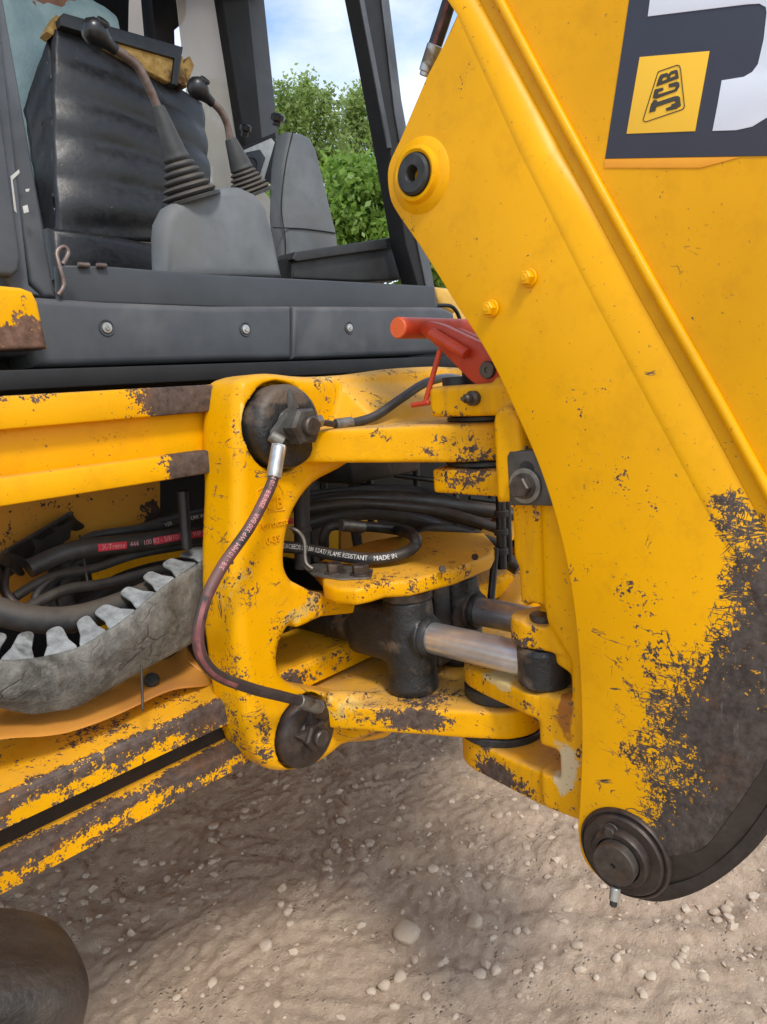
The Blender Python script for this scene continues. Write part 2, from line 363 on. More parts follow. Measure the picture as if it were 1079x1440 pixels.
M['washer'] = rough_mat('brown worn steel', (.035, .026, .022), (.075, .055, .045), 60, .38, .45, .3, (.12, .09, .07), .001)
M['grey_block'] = rough_mat('grey painted block', (.055, .052, .045), (.11, .10, .085), 50, .5, .3, .3, (.05, .035, .025))
M['zinc'] = rough_mat('zinc plated fitting', (.38, .39, .38), (.58, .58, .56), 80, .32, .8, .15, (.2, .15, .1))
M['bush'] = rough_mat('black bush', (.02, .02, .02), (.05, .05, .048), 60, .45, .3, .2)
M['rubber'] = rough_mat('dusty black rubber', (.016, .016, .017), (.035, .035, .034), 50, .55, 0, .2, (.06, .055, .048), .0006, dust=.25)
M['hose'] = rough_mat('black hose rubber', (.020, .020, .021), (.042, .042, .042), 60, .30, 0, .15, (.05, .045, .04), .0004, .6, dust=.15)
M['red_hose'] = rough_mat('hose worn to its red print', (.022, .018, .018), (.05, .036, .035), 50, .45, 0, .2, (.12, .05, .05), .0006, cth=(.52, .62), dust=.15)
M['faded_red'] = rough_mat('faded red stripe', (.10, .03, .033), (.30, .10, .10), 45, .55, 0, .2, (.03, .022, .022), .0006, cth=(.47, .53))
M['red_print'] = rough_mat('red hose stripe', (.45, .02, .04), (.6, .04, .07), 50, .5)
M['white_print'] = rough_mat('white hose print', (.6, .6, .58), (.75, .75, .72), 90, .6)
M['pink_print'] = rough_mat('faded pink print', (.55, .22, .24), (.7, .36, .36), 90, .6)
M['plastic'] = rough_mat('grey moulded plastic', (.048, .053, .060), (.078, .084, .092), 10, .5, 0, .12, (.12, .122, .122), .0008, .65, dust=.12, cth=(.6, .75))
M['plastic_dark'] = rough_mat('dark grey panel', (.036, .041, .047), (.052, .058, .065), 8, .45, 0, .15, None, .0008, .6, dust=.1)
M['console'] = rough_mat('weathered grey console', (.115, .125, .132), (.175, .187, .195), 12, .55, 0, .15, (.13, .13, .125), .0008, cth=(.55, .7))
M['cab_metal'] = rough_mat('cab post paint', (.065, .070, .080), (.095, .102, .113), 14, .45, 0, .1, (.045, .05, .057), .0006)
M['flake'] = rough_mat('flaked pale paint', (.5, .5, .46), (.6, .6, .56), 60, .6)
M['black_frame'] = rough_mat('black cab frame', (.005, .005, .006), (.011, .011, .012), 30, .6)
M['black_tray'] = rough_mat('black plastic box', (.014, .014, .015), (.026, .026, .027), 30, .45, 0, .2)
def vinyl():
    s = NB('cracked black vinyl')
    st = s.noise(1.0, 4, .5, s.map((0, .12, 0), (3, 2, 6)), .6)
    n = s.noise(60, 6, .7)
    col = s.mix(s.ramp(n, .3, .7), (.008, .008, .009), (.020, .020, .021))
    col = s.mix(s.ramp(s.noise(90, 5, .7), .68, .72), col, (.22, .18, .13))
    h = s.math('ADD', s.math('MULTIPLY', st, .25), s.math('MULTIPLY', n, .15))
    return s.set(Base_Color=col, Roughness=s.ramp(n, .3, .7, .30, .5), Normal=s.bump(h, .5, .01))
M['vinyl'] = vinyl()
M['foam'] = rough_mat('crumbling seat foam', (.30, .17, .04), (.55, .36, .12), 60, .95, 0, .8, (.10, .05, .02), .006)
M['gaiter'] = rough_mat('rubber gaiter', (.025, .026, .026), (.045, .046, .046), 40, .5, 0, .15, (.07, .068, .06), .0006, dust=.35)
M['knob'] = rough_mat('black lever knob', (.008, .008, .009), (.018, .018, .02), 30, .25)
M['lever'] = rough_mat('rusty lever', (.13, .09, .075), (.24, .19, .17), 60, .4, .5, .2, (.16, .07, .04), .0008)
M['dial'] = rough_mat('dial face', (.02, .022, .024), (.03, .03, .032), 40, .4)
M['dial_plate'] = rough_mat('scuffed white dial plate', (.45, .45, .42), (.6, .6, .57), 40, .5, 0, .1, (.25, .22, .18), .0005, cth=(.58, .64))
M['red'] = rough_mat('red painted steel', (.42, .035, .010), (.55, .055, .014), 25, .35, 0, .15, (.30, .028, .010), .001, .5, dust=.06)
M['red_bright'] = rough_mat('bright red tube cap', (.62, .09, .015), (.7, .12, .02), 25, .4)
M['alu'] = rough_mat('weathered grey tabs', (.15, .16, .16), (.36, .385, .385), 60, .55, .1, .5, (.08, .08, .075), .0015, cth=(.52, .62))
def skirt_mat():
    s = NB('weathered grey rubber skirt')
    n = s.noise(16, 7, .7, None, .5); n2 = s.noise(70, 5, .7)
    v = s.n('ShaderNodeTexVoronoi'); v.feature = 'DISTANCE_TO_EDGE'; v.inputs['Scale'].default_value = 17; q = s.vm('ADD', s.tc, s.vm('MULTIPLY', s.n('ShaderNodeTexNoise').outputs['Color'], (.05, .05, .05))); s.l(q, v.inputs['Vector'])
    cr = s.math('MULTIPLY', s.ramp(v.outputs['Distance'], .035, .0), s.ramp(s.noise(6, 3), .45, .6))
    c = s.mix(s.ramp(n, .35, .65), (.05, .047, .040), (.20, .195, .175)); c = s.mix(s.ramp(n2, .5, .7, 0, .5), c, (.30, .29, .26)); c = s.mix(cr, c, (.03, .028, .024))
    h = s.math('SUBTRACT', s.math('ADD', n, s.math('MULTIPLY', n2, .5)), s.math('MULTIPLY', cr, .5))
    return s.set(Base_Color=c, Roughness=.72, Normal=s.bump(h, .9, .006))
M['guard'] = skirt_mat()
M['flap'] = rough_mat('orange flap', (.50, .19, .018), (.62, .26, .028), 9, .38, 0, .25, (.40, .15, .03), .002, dust=.15)
M['foot'] = rough_mat('muddy dark steel', (.022, .018, .016), (.05, .040, .034), 26, .36, .3, .8, (.13, .10, .08), .004, .6, cth=(.48, .66), dust=.1)
M['navy'] = rough_mat('navy decal', (.030, .032, .050), (.036, .038, .058), 12, .4, 0, .05)
M['white'] = rough_mat('white decal', (.70, .73, .82), (.74, .77, .85), 12, .4, 0, .05)
M['decal_yellow'] = rough_mat('yellow decal', (.90, .50, .02), (.92, .53, .025), 12, .35, 0, .03)
M['decal_dark'] = rough_mat('dark brown print', (.045, .035, .02), (.05, .04, .022), 30, .4)
M['orange_strip'] = rough_mat('bright unfaded paint strip', (.84, .33, .008), (.86, .36, .01), 30, .4)
M['shirt'] = rough_mat('pale teal shirt', (.28, .40, .41), (.36, .48, .49), 25, .9, 0, .6, (.22, .33, .35), .006, cth=(.5, .65))
M['trousers'] = rough_mat('dark trousers', (.04, .045, .06), (.06, .06, .075), 40, .9)
M['skin'] = rough_mat('skin', (.20, .09, .05), (.26, .12, .07), 30, .55)
M['hair'] = rough_mat('black hair', (.01, .009, .008), (.02, .018, .016), 120, .6)
M['bark'] = rough_mat('bark', (.10, .075, .05), (.2, .16, .11), 12, .9, 0, .6, None, .02)
def glass_dirty():
    s = NB('dirty cab glass'); n = s.noise(9, 6, .6); n2 = s.noise(3, 3)
    t = s.n('ShaderNodeBsdfTranslucent'); t.inputs[0].default_value = (.92, .88, .82, 1)
    d = s.n('ShaderNodeBsdfDiffuse'); s.put(d.inputs[0], s.mix(n, (.42, .38, .35), (.55, .50, .46)))
    tr = s.n('ShaderNodeBsdfTransparent'); tr.inputs[0].default_value = (.9, .9, .9, 1)
    m1 = s.n('ShaderNodeMixShader'); m1.inputs[0].default_value = .5; s.l(t.outputs[0], m1.inputs[1]); s.l(d.outputs[0], m1.inputs[2])
    m2 = s.n('ShaderNodeMixShader'); s.put(m2.inputs[0], s.ramp(n2, .3, .7, .62, .82)); s.l(tr.outputs[0], m2.inputs[1]); s.l(m1.outputs[0], m2.inputs[2])
    s.l(m2.outputs[0], s.o.inputs[0]); return s.m
M['glass'] = glass_dirty()
def leaf(name, a, b):
    s = NB(name); oi = s.n('ShaderNodeNewGeometry')
    rnd = oi.outputs['Random Per Island']
    c = s.mix(rnd, a, b); n = s.noise(1.2, 3); c = s.mix(s.ramp(n, .35, .7), c, tuple(x*.6 for x in a))
    t = s.n('ShaderNodeBsdfTranslucent'); s.l(c, t.inputs[0]); s.l(c, s.b.inputs['Base Color']); s.b.inputs['Roughness'].default_value = .45
    m = s.n('ShaderNodeMixShader'); m.inputs[0].default_value = .55; s.l(s.b.outputs[0], m.inputs[1]); s.l(t.outputs[0], m.inputs[2]); s.l(m.outputs[0], s.o.inputs[0]); return s.m
M['leaf'] = leaf('willow leaves', (.26, .38, .09), (.48, .60, .21))
M['leaf2'] = leaf('bush leaves', (.20, .36, .05), (.38, .56, .12))
def dirt():
    s = NB('sandy dirt')
    n1 = s.noise(3, 7, .6); n2 = s.noise(38, 8, .7); n3 = s.noise(230, 5, .75)
    c = s.mix(s.ramp(n1, .35, .65), (.51, .385, .27), (.66, .51, .37))
    c = s.mix(s.ramp(n2, .35, .7), c, (.44, .32, .225))
    c = s.mix(s.ramp(n3, .62, .70, 0, .6), c, (.68, .58, .47))
    v = s.n('ShaderNodeTexVoronoi'); v.inputs['Scale'].default_value = 75; s.l(s.tc, v.inputs['Vector'])
    peb = s.math('MULTIPLY', s.ramp(v.outputs['Distance'], .28, .10), s.ramp(s.noise(9, 3), .50, .6))
    c = s.mix(s.math('MULTIPLY', peb, .5), c, (.42, .36, .29))
    h = s.math('ADD', s.math('MULTIPLY', n2, 1.0), s.math('ADD', s.math('MULTIPLY', n3, .35), s.math('MULTIPLY', peb, .5)))
    return s.set(Base_Color=c, Roughness=.95, Normal=s.bump(h, 1.0, .012))
M['dirt'] = dirt()
def stone_mat():
    s = NB('dusty stone'); oi = s.n('ShaderNodeObjectInfo')
    gi = s.n('ShaderNodeNewGeometry')
    rr = s.math('FRACT', s.math('ADD', oi.outputs['Random'], gi.outputs['Random Per Island']))
    c = s.mix(rr, (.40, .32, .24), (.62, .52, .41)); c = s.mix(s.ramp(s.noise(60, 6, .7), .42, .62), c, (.52, .40, .29))
    return s.set(Base_Color=c, Roughness=.9, Normal=s.bump(s.noise(140, 5, .7), .4, .002))
M['stone'] = stone_mat()

# ------------------------------------------------------------------ ground
def vnoise(x, y, seed):
    rng = np.random.RandomState(seed); T = rng.rand(256, 256)
    xi = np.floor(x).astype(int); yi = np.floor(y).astype(int); fx = x-xi; fy = y-yi
    fx = fx*fx*(3-2*fx); fy = fy*fy*(3-2*fy); g = lambda a, b: T[a % 256, b % 256]
    return (g(xi, yi)*(1-fx)+g(xi+1, yi)*fx)*(1-fy)+(g(xi, yi+1)*(1-fx)+g(xi+1, yi+1)*fx)*fy
def height(x, y):
    near = np.clip(1.6-np.hypot(x-.6, y-.5)/3.0, .1, 1)
    wx = x+.15*vnoise(x*4, y*4, 5); wy = y+.15*vnoise(x*4+9, y*4, 6)
    h = .022*(vnoise(wx*2.2, wy*2.2, 1)-.5)+.014*(vnoise(wx*6, wy*6, 2)-.5)
    h += .013*(vnoise(wx*19, wy*15, 3)-.5)+.009*np.abs(vnoise(wx*38, wy*33, 4)-.5)*2+.005*(vnoise(x*95, y*95, 8)-.5)
    u = (x*.6+y*.8)*7+vnoise(x*3, y*3, 12)*1.8      # faint tyre ripples
    h += .006*np.sin(u*6.283)*np.clip(vnoise(x*1.3+4, y*1.3, 11)*2-.9, 0, 1)
    return h*near
c0 = np.array([.55, .55])
lin = np.arange(-1.9, 1.9001, .0075)
ext = 1.9*1.16**np.arange(1, 36)
axv = np.concatenate([-ext[::-1], lin, ext])
gx, gy = np.meshgrid(axv+c0[0], axv+c0[1], indexing='ij')
gz = height(gx, gy); n = len(axv)
me = bpy.data.meshes.new('ground')
co = np.stack([gx, gy, gz], -1).reshape(-1, 3).astype(np.float32)
ii, jj = np.meshgrid(np.arange(n-1), np.arange(n-1), indexing='ij'); a = (ii*n+jj).ravel()
fc = np.stack([a, a+n, a+n+1, a+1], -1).astype(np.int32)
me.vertices.add(len(co)); me.vertices.foreach_set('co', co.ravel())
me.loops.add(fc.size); me.loops.foreach_set('vertex_index', fc.ravel())
me.polygons.add(len(fc)); me.polygons.foreach_set('loop_start', np.arange(0, fc.size, 4, dtype=np.int32))
me.update(); me.validate(); me.polygons.foreach_set('use_smooth', [True]*len(fc)); me.materials.append(M['dirt'])
g = bpy.data.objects.new('ground', me); COL.objects.link(g); tag(g, kind='structure')

# far bank of sand behind the machine
bm = bmesh.new(); N1, N2 = 90, 14; rows = []
for i in range(N1):
    an = math.radians(-25+150*i/(N1-1)); row = []
    for j in range(N2):
        t = j/(N2-1); R_ = 8.5+5*t
        hz = 2.55*math.sin(t*math.pi*.5)*(1+.12*math.sin(i*.5)+.08*math.sin(i*1.3+2))-.15
        row.append(bm.verts.new((R_*math.cos(an)+.12*math.sin(i*3.1+j), R_*math.sin(an)+.1*math.cos(i*2+j*2), hz)))
    rows.append(row)
for r0, r1 in zip(rows, rows[1:]):
    for k in range(N2-1): bm.faces.new((r0[k], r1[k], r1[k+1], r0[k+1]))
bmesh.ops.recalc_face_normals(bm, faces=bm.faces)
me = bpy.data.meshes.new('bank'); bm.to_mesh(me); bm.free()
tag(finish('sand_bank', me, M['dirt'], None, 180), kind='structure')

# ------------------------------------------------------------------ the machine
R = empty('backhoe_loader')
tag(R, 'worn yellow backhoe loader seen from behind, boom folded up against its open grey cab', 'backhoe loader')
# --- rear frame rails (run left to right at the back of the machine)
XL, XR = -.95, 1.45
def prism_x(name, prof, mat, bevel=.003, x0=XL, x1=XR, seg=24):
    """profile given as (Y, Z) points extruded along X"""
    me = slab_me(prof, 'X', x0, x1, bevel); return finish(name, me, mat, R)
zt = [px(0, y, 'Y', 0)[2] for y in (557, 605, 672, 713)]
box('upper_rail_lip', (XL, 0, zt[1]), (XR, .03, zt[0]), M['rail'], R, .004)
box('upper_rail_lip', (XL, -.002, zt[3]), (XR, .03, zt[2]), M['rail'], R, .004)
box('upper_rail_web', (XL, .022, zt[2]-.012), (XR, .04, zt[1]+.012), M['yellow'], R, .001)
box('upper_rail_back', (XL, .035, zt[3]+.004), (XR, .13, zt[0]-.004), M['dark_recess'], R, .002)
zb = [px(0, y, 'Y', 0)[2] for y in (1113, 1160, 1203, 1247)]
prism_x('lower_rail_top', [(0, zb[0]), (0, zb[0]-.015), (.09, zb[0]-.012), (.09, zb[0]+.014)], M['lower_rail'], .003)
prism_x('lower_rail_lip', [(-.004, zb[0]-.001), (-.012, zb[0]-.008), (-.012, zb[1]), (.02, zb[1]), (.02, zb[0]-.001)], M['lower_rail'], .003)
prism_x('lower_rail_lip', [(-.004, zb[2]), (-.014, zb[2]-.006), (-.014, zb[3]), (.02, zb[3]), (.02, zb[2])], M['lower_rail'], .003)
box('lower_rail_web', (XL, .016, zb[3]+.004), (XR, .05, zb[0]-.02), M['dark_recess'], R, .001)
# --- chassis behind the rails
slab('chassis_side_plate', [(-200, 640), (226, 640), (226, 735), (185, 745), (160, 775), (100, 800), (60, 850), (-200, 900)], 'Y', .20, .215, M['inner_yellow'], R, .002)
box('chassis_floor', (XL, .13, .60), (XR, 1.5, .64), M['dark_recess'], R, .002)
box('chassis_wall', (XL, .62, .60), (XR, .66, 1.18), M['black_frame'], R, .002)
box('chassis_deck', (XL, .16, 1.175), (XR, 1.5, 1.20), M['black_frame'], R, .002)
box('axle_housing', (-.5, .30, .50), (1.0, .52, .66), M['yellow'], R, .02)
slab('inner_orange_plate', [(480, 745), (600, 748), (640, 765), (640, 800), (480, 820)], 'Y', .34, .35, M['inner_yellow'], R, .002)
box('chassis_stay', (.05, .22, .60), (.075, .25, 1.18), M['black_paint'], R, .004)
box('chassis_stay', (.22, .30, .60), (.25, .33, 1.18), M['black_paint'], R, .004)

# --- carriage casting
HX, HY, MX = .065, -.250, .175
front = [(338, 545), (350, 530), (385, 524), (440, 529), (520, 524), (600, 515), (640, 530), (640, 606), (590, 612), (545, 622), (512, 642), (480, 662), (447, 680), (422, 712), (410, 745), (405, 785), (410, 808),
         (428, 828), (455, 838), (500, 840), (528, 838), (531, 850), (500, 857), (455, 862), (425, 872), (404, 893), (395, 925), (402, 952), (425, 966), (465, 974), (520, 982), (560, 990), (556, 1035), (520, 1046), (490, 1048), (470, 1064), (440, 1082), (405, 1088),
         (378, 1082), (360, 1055), (348, 1010), (340, 950), (332, 880), (330, 800), (332, 740), (334, 680), (331, 620)]
left = slab_me(outl(front, 'Y', -.06, 3), 'Y', -.06, .022, .016, res=4)
cT = px(408, 600, 'Y', -.078); cB = px(437, 1032, 'Y', -.07)
cT0 = Vector((cT.x, 0, cT.z)); cB0 = Vector((cB.x, 0, cB.z))
left = cut(left, [lathe_me(cT0+Vector((0, -.2, 0)), (0, 1, 0), cylp(.0595, 0, .168, .002), 48), lathe_me(cB0+Vector((0, -.2, 0)), (0, 1, 0), cylp(.0535, 0, .168, .002), 48)])
mirr = left.copy()
for v in mirr.vertices: v.co.x = 2*MX-v.co.x
mirr.flip_normals()
zU = px(600, 590, 'Y', -.06)[2]
up_arm = hull_me(cylpts((HX, HY), .062, 1.045, 1.094)+[(HX-.058, HY+.055, z) for z in (1.045, 1.094)]+[(x, y, z) for x in (-.12, 2*MX+.05) for y, z in ((-.050, 1.055), (-.050, 1.098), (.01, 1.098), (.01, 1.055))])
up_slope = hull_me([Vector(p) for p in ((-.02, -.055, 1.160), (.30, -.045, 1.155), (-.06, -.058, 1.07), (0, -.13, 1.085), (.14, -.15, 1.085), (.30, -.06, 1.07), (-.02, 0, 1.155), (.30, 0, 1.15), (.30, 0, 1.06))])
lo_arm = hull_me(cylpts((HX, HY), .061, .664, .706)+[(x, y, z) for x in (-.12, 2*MX+.05) for y, z in ((-.045, .672), (-.045, .706), (.01, .706), (.01, .672))])
lo_bar = tube_me(smooth([px(458, 985, 'Y', -.062), px(500, 985, 'Y', -.085), px(545, 992, 'Z', .692), px(600, 997, 'Z', .690), px(655, 1003, 'Z', .688)], False, 6), .0145, 12)
mid_web = slab_me(outl([(415, 818), (450, 836), (500, 838), (536, 834), (546, 843), (540, 858), (505, 863), (455, 868), (418, 885)], 'Y', -.061), 'Y', -.061, .0, .005)
lo_web = hull_me([px(x, y, 'Y', Y) for x, y in ((480, 975), (540, 985), (545, 1030), (480, 1046)) for Y in (-.062, -.02)]+[px(600, 1000, 'Z', z) for z in (.68, .70)])
me = cast([left, mirr, up_arm, up_slope, lo_arm, lo_bar, lo_web, mid_web], .003, 14, .5)
car = finish('carriage', me, M['carriage'], R, 180)
# platform bracket with its bolts
zp = px(455, 822, 'Y', -.06)[2]
plat = [(440, 800), (452, 812), (455, 826), (470, 832), (500, 834), (520, 830), (540, 824), (575, 822), (640, 806), (690, 786), (697, 772), (682, 755), (600, 752), (520, 766), (470, 782)]
zq = .887
q = [two(px(x, y-6, 'Z', zq), 'Z') for x, y in plat]
slabme = slab_me(q, 'Z', zq-.024, zq, .006)
finish('bracket_plate', slabme, M['platform'], R)
for bx, by in ((472, 806), (508, 808)):
    hexa('bracket_bolt', px(bx, by, 'Z', zq+.002), (0, 0, 1), .0125, .012, M['washer'], R, .016)
pl = px(470, 806, 'Z', zq+.002); 
finish('bolt_strap', slab_me([two(px(x, y, 'Z', zq+.003), 'Z') for x, y in ((425, 796), (455, 790), (525, 800), (522, 812), (480, 814), (440, 808))], 'Z', zq, zq+.003, .001), M['steel'], R)
hexa('edge_bolt', px(621, 800, 'Y', px(621, 806, 'Z', zq)[1]-.002), (-.4, -1, .1), .005, .006, M['steel'], R)
hexa('edge_bolt', px(667, 783, 'Y', px(667, 792, 'Z', zq)[1]-.004), (-.4, -1, .1), .005, .005, M['washer'], R)
for bx, by in ((478, 858), (513, 860)): hexa('bracket_nut', px(bx, by, 'Y', -.045), (0, 0, -1), .011, .010, M['black_paint'], R)
# raised foundry marks on the carriage
def emboss(name, s, x, y, size, w_=1):
    me = text_me(s, size, .002, 'CENTER'); p = px(x, y, 'Y', -.0605)
    for v in me.vertices: a, b, c = v.co; v.co = (p.x+a*w_, p.y+c-.0003, p.z+b)
    return finish(name, me, M['yellow'], car)
emboss('raised_letters', 'JCB', 384, 716, .022); emboss('raised_letters', 'Ferrocast', 384, 741, .0125); emboss('raised_letters', '0-39', 384, 763, .0135)
fr_ = [px(x, y, 'Y', -.0605) for x, y in ((362, 722), (362, 690), (372, 684), (392, 682), (398, 692), (400, 717), (362, 722))]
tube('raised_border', fr_, .0011, M['yellow'], car, 6)
# hydraulic clamps
def clamp(c, r, fy, top):
    n_ = 'clamp_cover'
    o = lathe(n_, (c.x, .0, c.z), (0, -1, 0), [(0, .03), (r, .03), (r, -fy-.010), (r-.003, -fy-.004), (r-.009, -fy), (r*.45, -fy), (r*.40, -fy+.003), (0, -fy+.003)], M['trunnion'] if top else M['washer'], R, 48)
    return o
ct = clamp(cT, .0545, -.082, True)
f = Vector((cT.x-.004, -.084, cT.z+.002))
hexa('clamp_nut', f+Vector((.006, -.002, -.002)), (0, -1, 0), .025, .026, M['grey_block'], ct)
lathe('clamp_stud', f+Vector((.006, -.026, -.002)), (0, -1, 0), cylp(.0125, 0, .012, .002), M['dark_steel'], ct, 24)
finish('lock_tab', hull_me([f+Vector(v) for v in ((-.002, .001, .018), (.016, .001, .022), (.005, .001, .046), (.001, .001, .044), (0, -.006, .018), (.012, -.006, .022), (.004, -.004, .045))]), M['grey_block'], ct)
finish('lock_tab', hull_me([f+Vector(v) for v in ((-.036, 0, -.012), (-.034, 0, -.004), (-.004, 0, .022), (0, 0, -.02), (-.034, -.006, -.010), (-.004, -.008, .020), (0, -.008, -.02))]), M['grey_block'], ct)
fx = px(386, 615, 'Y', -.10)
rod('elbow_fitting', px(380, 612, 'Y', -.092), px(398, 622, 'Y', -.100), .0075, M['steel'], ct)
cb = clamp(cB, .050, -.072, False)
for k in range(5):
    a_ = k*6.283/5+.3; d = Vector((math.cos(a_), 0, math.sin(a_)))
    e_ = Vector((-d.z, 0, d.x)); o_ = Vector((cB.x, -.070, cB.z))
    finish('lock_tab', hull_me([o_+d*.014+e_*.011, o_+d*.014-e_*.011, o_+d*.036, o_+d*.014+e_*.008+Vector((0, -.014, 0)), o_+d*.014-e_*.008+Vector((0, -.014, 0)), o_+d*.032+Vector((0, -.006, 0))]), M['washer'], cb)
hexa('clamp_nut', (cB.x, -.072, cB.z), (0, -1, 0), .022, .016, M['washer'], cb, 0)
lathe('clamp_stud', (cB.x, -.088, cB.z), (0, -1, 0), cylp(.012, 0, .008, .002), M['dark_steel'], cb, 24)
lathe('plug_screw', px(538, 1001, 'Y', -.072), (-.3, -1, .1), [(0, .004), (.007, .004), (.008, 0), (.008, -.01), (0, -.01)], M['bush'], R, 18)

# --- outside hoses on the clamps
pA = [(386, 668, 'Y', -.112), (378, 690, 'Y', -.115), (352, 740, 'Y', -.12), (312, 798, 'Y', -.125), (287, 850, 'Y', -.13), (279, 905, 'Y', -.13), (300, 945, 'Y', -.125), (350, 967, 'Y', -.115), (400, 980, 'Y', -.105), (424, 986, 'Y', -.10)]
PA = pth(pA); hA = tube('clamp_hose', PA, .0068, M['red_hose'], R, 16)
rod('hose_ferrule', px(392, 628, 'Y', -.108), px(385, 672, 'Y', -.112), .0092, M['zinc'], hA); hexa('hose_nut', px(393, 626, 'Y', -.108), px(386, 662, 'Y', -.11)-px(393, 626, 'Y', -.108), .0095, .014, M['zinc'], hA)
rod('hose_ferrule', px(420, 985, 'Y', -.10), px(446, 995, 'Y', -.094), .0088, M['steel'], hA); hexa('hose_nut', px(444, 994, 'Y', -.094), (1, .3, -.35), .0095, .013, M['steel'], hA)
band_on('hose_stripe', PA, .0068, .01, .05, -.35, .35, M['faded_red'], hA, (-.6, -.8, .1)); band_on('hose_stripe', PA, .0068, .17, .31, -.35, .4, M['faded_red'], hA, (-.6, -.8, .1))
print_on('hose_print', PA, .0068, '3/8 - 10 MM  WP 330 BAR    2SN 3/8 - 10 MM', .14, .0075, M['pink_print'], hA, (-.6, -.8, .1), flip=True, lift=.0007)
pB = [(480, 596, 'Y', -.105), (500, 594, 'Y', -.11), (530, 584, 'Y', -.12), (565, 560, 'Y', -.125), (600, 538, 'Y', -.12), (635, 531, 'Y', -.10), (662, 541, 'Y', -.08), (672, 556, 'Y', -.07)]
PB = pth(pB); hB = tube('clamp_hose', PB, .0065, M['hose'], R, 14)
rod('hose_ferrule', px(472, 597, 'Y', -.104), px(495, 594, 'Y', -.109), .0078, M['steel'], hB)
rod('hose_fitting', px(436, 592, 'Y', -.10), px(474, 597, 'Y', -.104), .0042, M['washer'], hB)
hexa('hose_nut', px(441, 593, 'Y', -.10), (1, 0, 0), .009, .013, M['steel'], hB)

# --- trunnion blocks and slew rams
def ram(x, y0, r, zc=.793):
    t = cast([lathe_me((x, y0, .704), (0, 0, 1), [(0, 0), (r*.93, 0), (r*1.06, .010), (r, .035), (r*1.08, .075), (r, .115), (r*.95, .142), (0, .142)], 40),
              rod_me((x, y0+.16, zc), (x, y0-.036, zc), r*.95, r*.86), box_me((x-r, y0-.01, zc-.04), (x+r, y0+.10, zc+.045), .014, 3)], .0025, 7, .5)
    t = finish('ram_trunnion', t, M['trunnion'], R, 180)
    lathe('trunnion_cap', (x, y0, .845), (0, 0, 1), cylp(r, 0, .016, .003), M['dark_steel'], t, 40)
    rod('ram_barrel', (x, y0+.62, zc), (x, y0+.12, zc), r*.93, M['black_paint'], R)
    lathe('ram_seal', (x, y0-.034, zc), (0, -1, 0), [(.0225, 0), (.0285, 0), (.0285, .006), (.026, .010), (.0225, .010)], M['bush'], R, 40)
    return t
xr1, xr2, zr = .008, .139, .793
ram(xr1, -.135, .037); rod('ram_rod', (xr1, -.15, zr), (xr1, -.335, zr), .0222, M['rod'], R, seg=40)
ram(xr2, -.125, .037); rod('ram_rod', (xr2, -.14, zr), (xr2, -.335, zr), .0222, M['rod'], R, seg=40)
box('ram_valve_plate', (.052, -.15, .725), (.092, -.09, .855), M['black_paint'], R, .005)
for z_ in (.76, .83): hexa('valve_bolt', (.052, -.125, z_), (-1, 0, 0), .0065, .006, M['washer'], R)

# --- kingpost
def kp(pts, x0, x1, b=.008): return slab_me(outl(pts, 'X', x0), 'X', x0, x1, b, res=3)
body = kp([(716, 690), (720, 785), (727, 800), (729, 848), (745, 862), (760, 868), (775, 880), (778, 935), (800, 950), (802, 1000), (774, 1006), (776, 1060), (770, 1100), (802, 1132), (900, 1130), (900, 900), (870, 700), (800, 560), (735, 548), (733, 690)], KX, .145, .009)
bodyL = kp([(757, 700), (762, 868), (800, 930), (804, 1128), (880, 1130), (900, 900), (860, 700)], KX-.010, .06, .009)
ribv = kp([(692, 592), (696, 577), (706, 571), (718, 574), (730, 590), (738, 705), (697, 708)], KX-.023, .03, .005)
lug1 = box_me((-.015, -.379, 1.104), (.145, -.2127, 1.143), .005, 3)  # kingpost coordinates from here on: scaled about the camera, then baked in
lug1b = box_me((-.009, -.379, 1.138), (.145, -.309, 1.150), .003)
lug2 = hull_me(cylpts((HX, HY), .060, 1.004, 1.036)+[(x, y, z) for x, y in ((-.009, -.371), (.145, -.371), (-.004, -.204)) for z in (1.004, 1.036)])
fork_top = hull_me(cylpts((.0105, -.3437), .031, .820, .853)+[(x, -.418, z) for x in (KX, .145) for z in (.820, .869)])
fork_low = hull_me(cylpts((.0105, -.352), .034, .735, .763)+cylpts((HX, HY), .050, .726, .754)+[(x, -.418, z) for x in (KX, .145) for z in (.721, .763)])
hubL = hull_me(cylpts((HX, HY), .058, .608, .652)+[(x, -.362, z) for x in (-.015, .145) for z in (.610, .656)]+[(x, -.418, z) for x in (-.015, .145) for z in (.619, .643)])
colL = box_me((KX-.010, -.422, .612), (.02, -.360, .768), .008, 3)
kme = cast([body, bodyL, ribv, lug1, lug1b, lug2, fork_top, fork_low, hubL, colL], .0025, 8, .5, [box_me((-.09, -.377, .850), (.016, -.344, .876), .005), box_me((-.09, -.39, .660), (.07, -.336, .698), .005)])
K = finish('kingpost', kme, M['kingpost'], R, 180)
lathe('rod_eye', (xr1, -.355, 0), (0, 0, 1), cylp(.033, .766, .818, .005), M['trunnion'], R, 40)
lathe('pivot_pin', (xr1, -.355, 0), (0, 0, 1), cylp(.016, .72, .858, .002), M['dark_steel'], R, 30)
lathe('rod_eye', (.135, -.352, 0), (0, 0, 1), cylp(.031, .766, .818, .004), M['black_paint'], R, 30)
for z0, z1, r in ((1.095, 1.103, .055), (1.037, 1.044, .060), (.652, .664, .062), (.707, .724, .051)):
    lathe('pivot_seal', (HX, HY, 0), (0, 0, 1), cylp(r, z0, z1, .002), M['bush'], R, 48)
lathe('hinge_pin', (HX, HY, 0), (0, 0, 1), cylp(.026, 1.0, 1.152, .003), M['dark_steel'], R, 32)
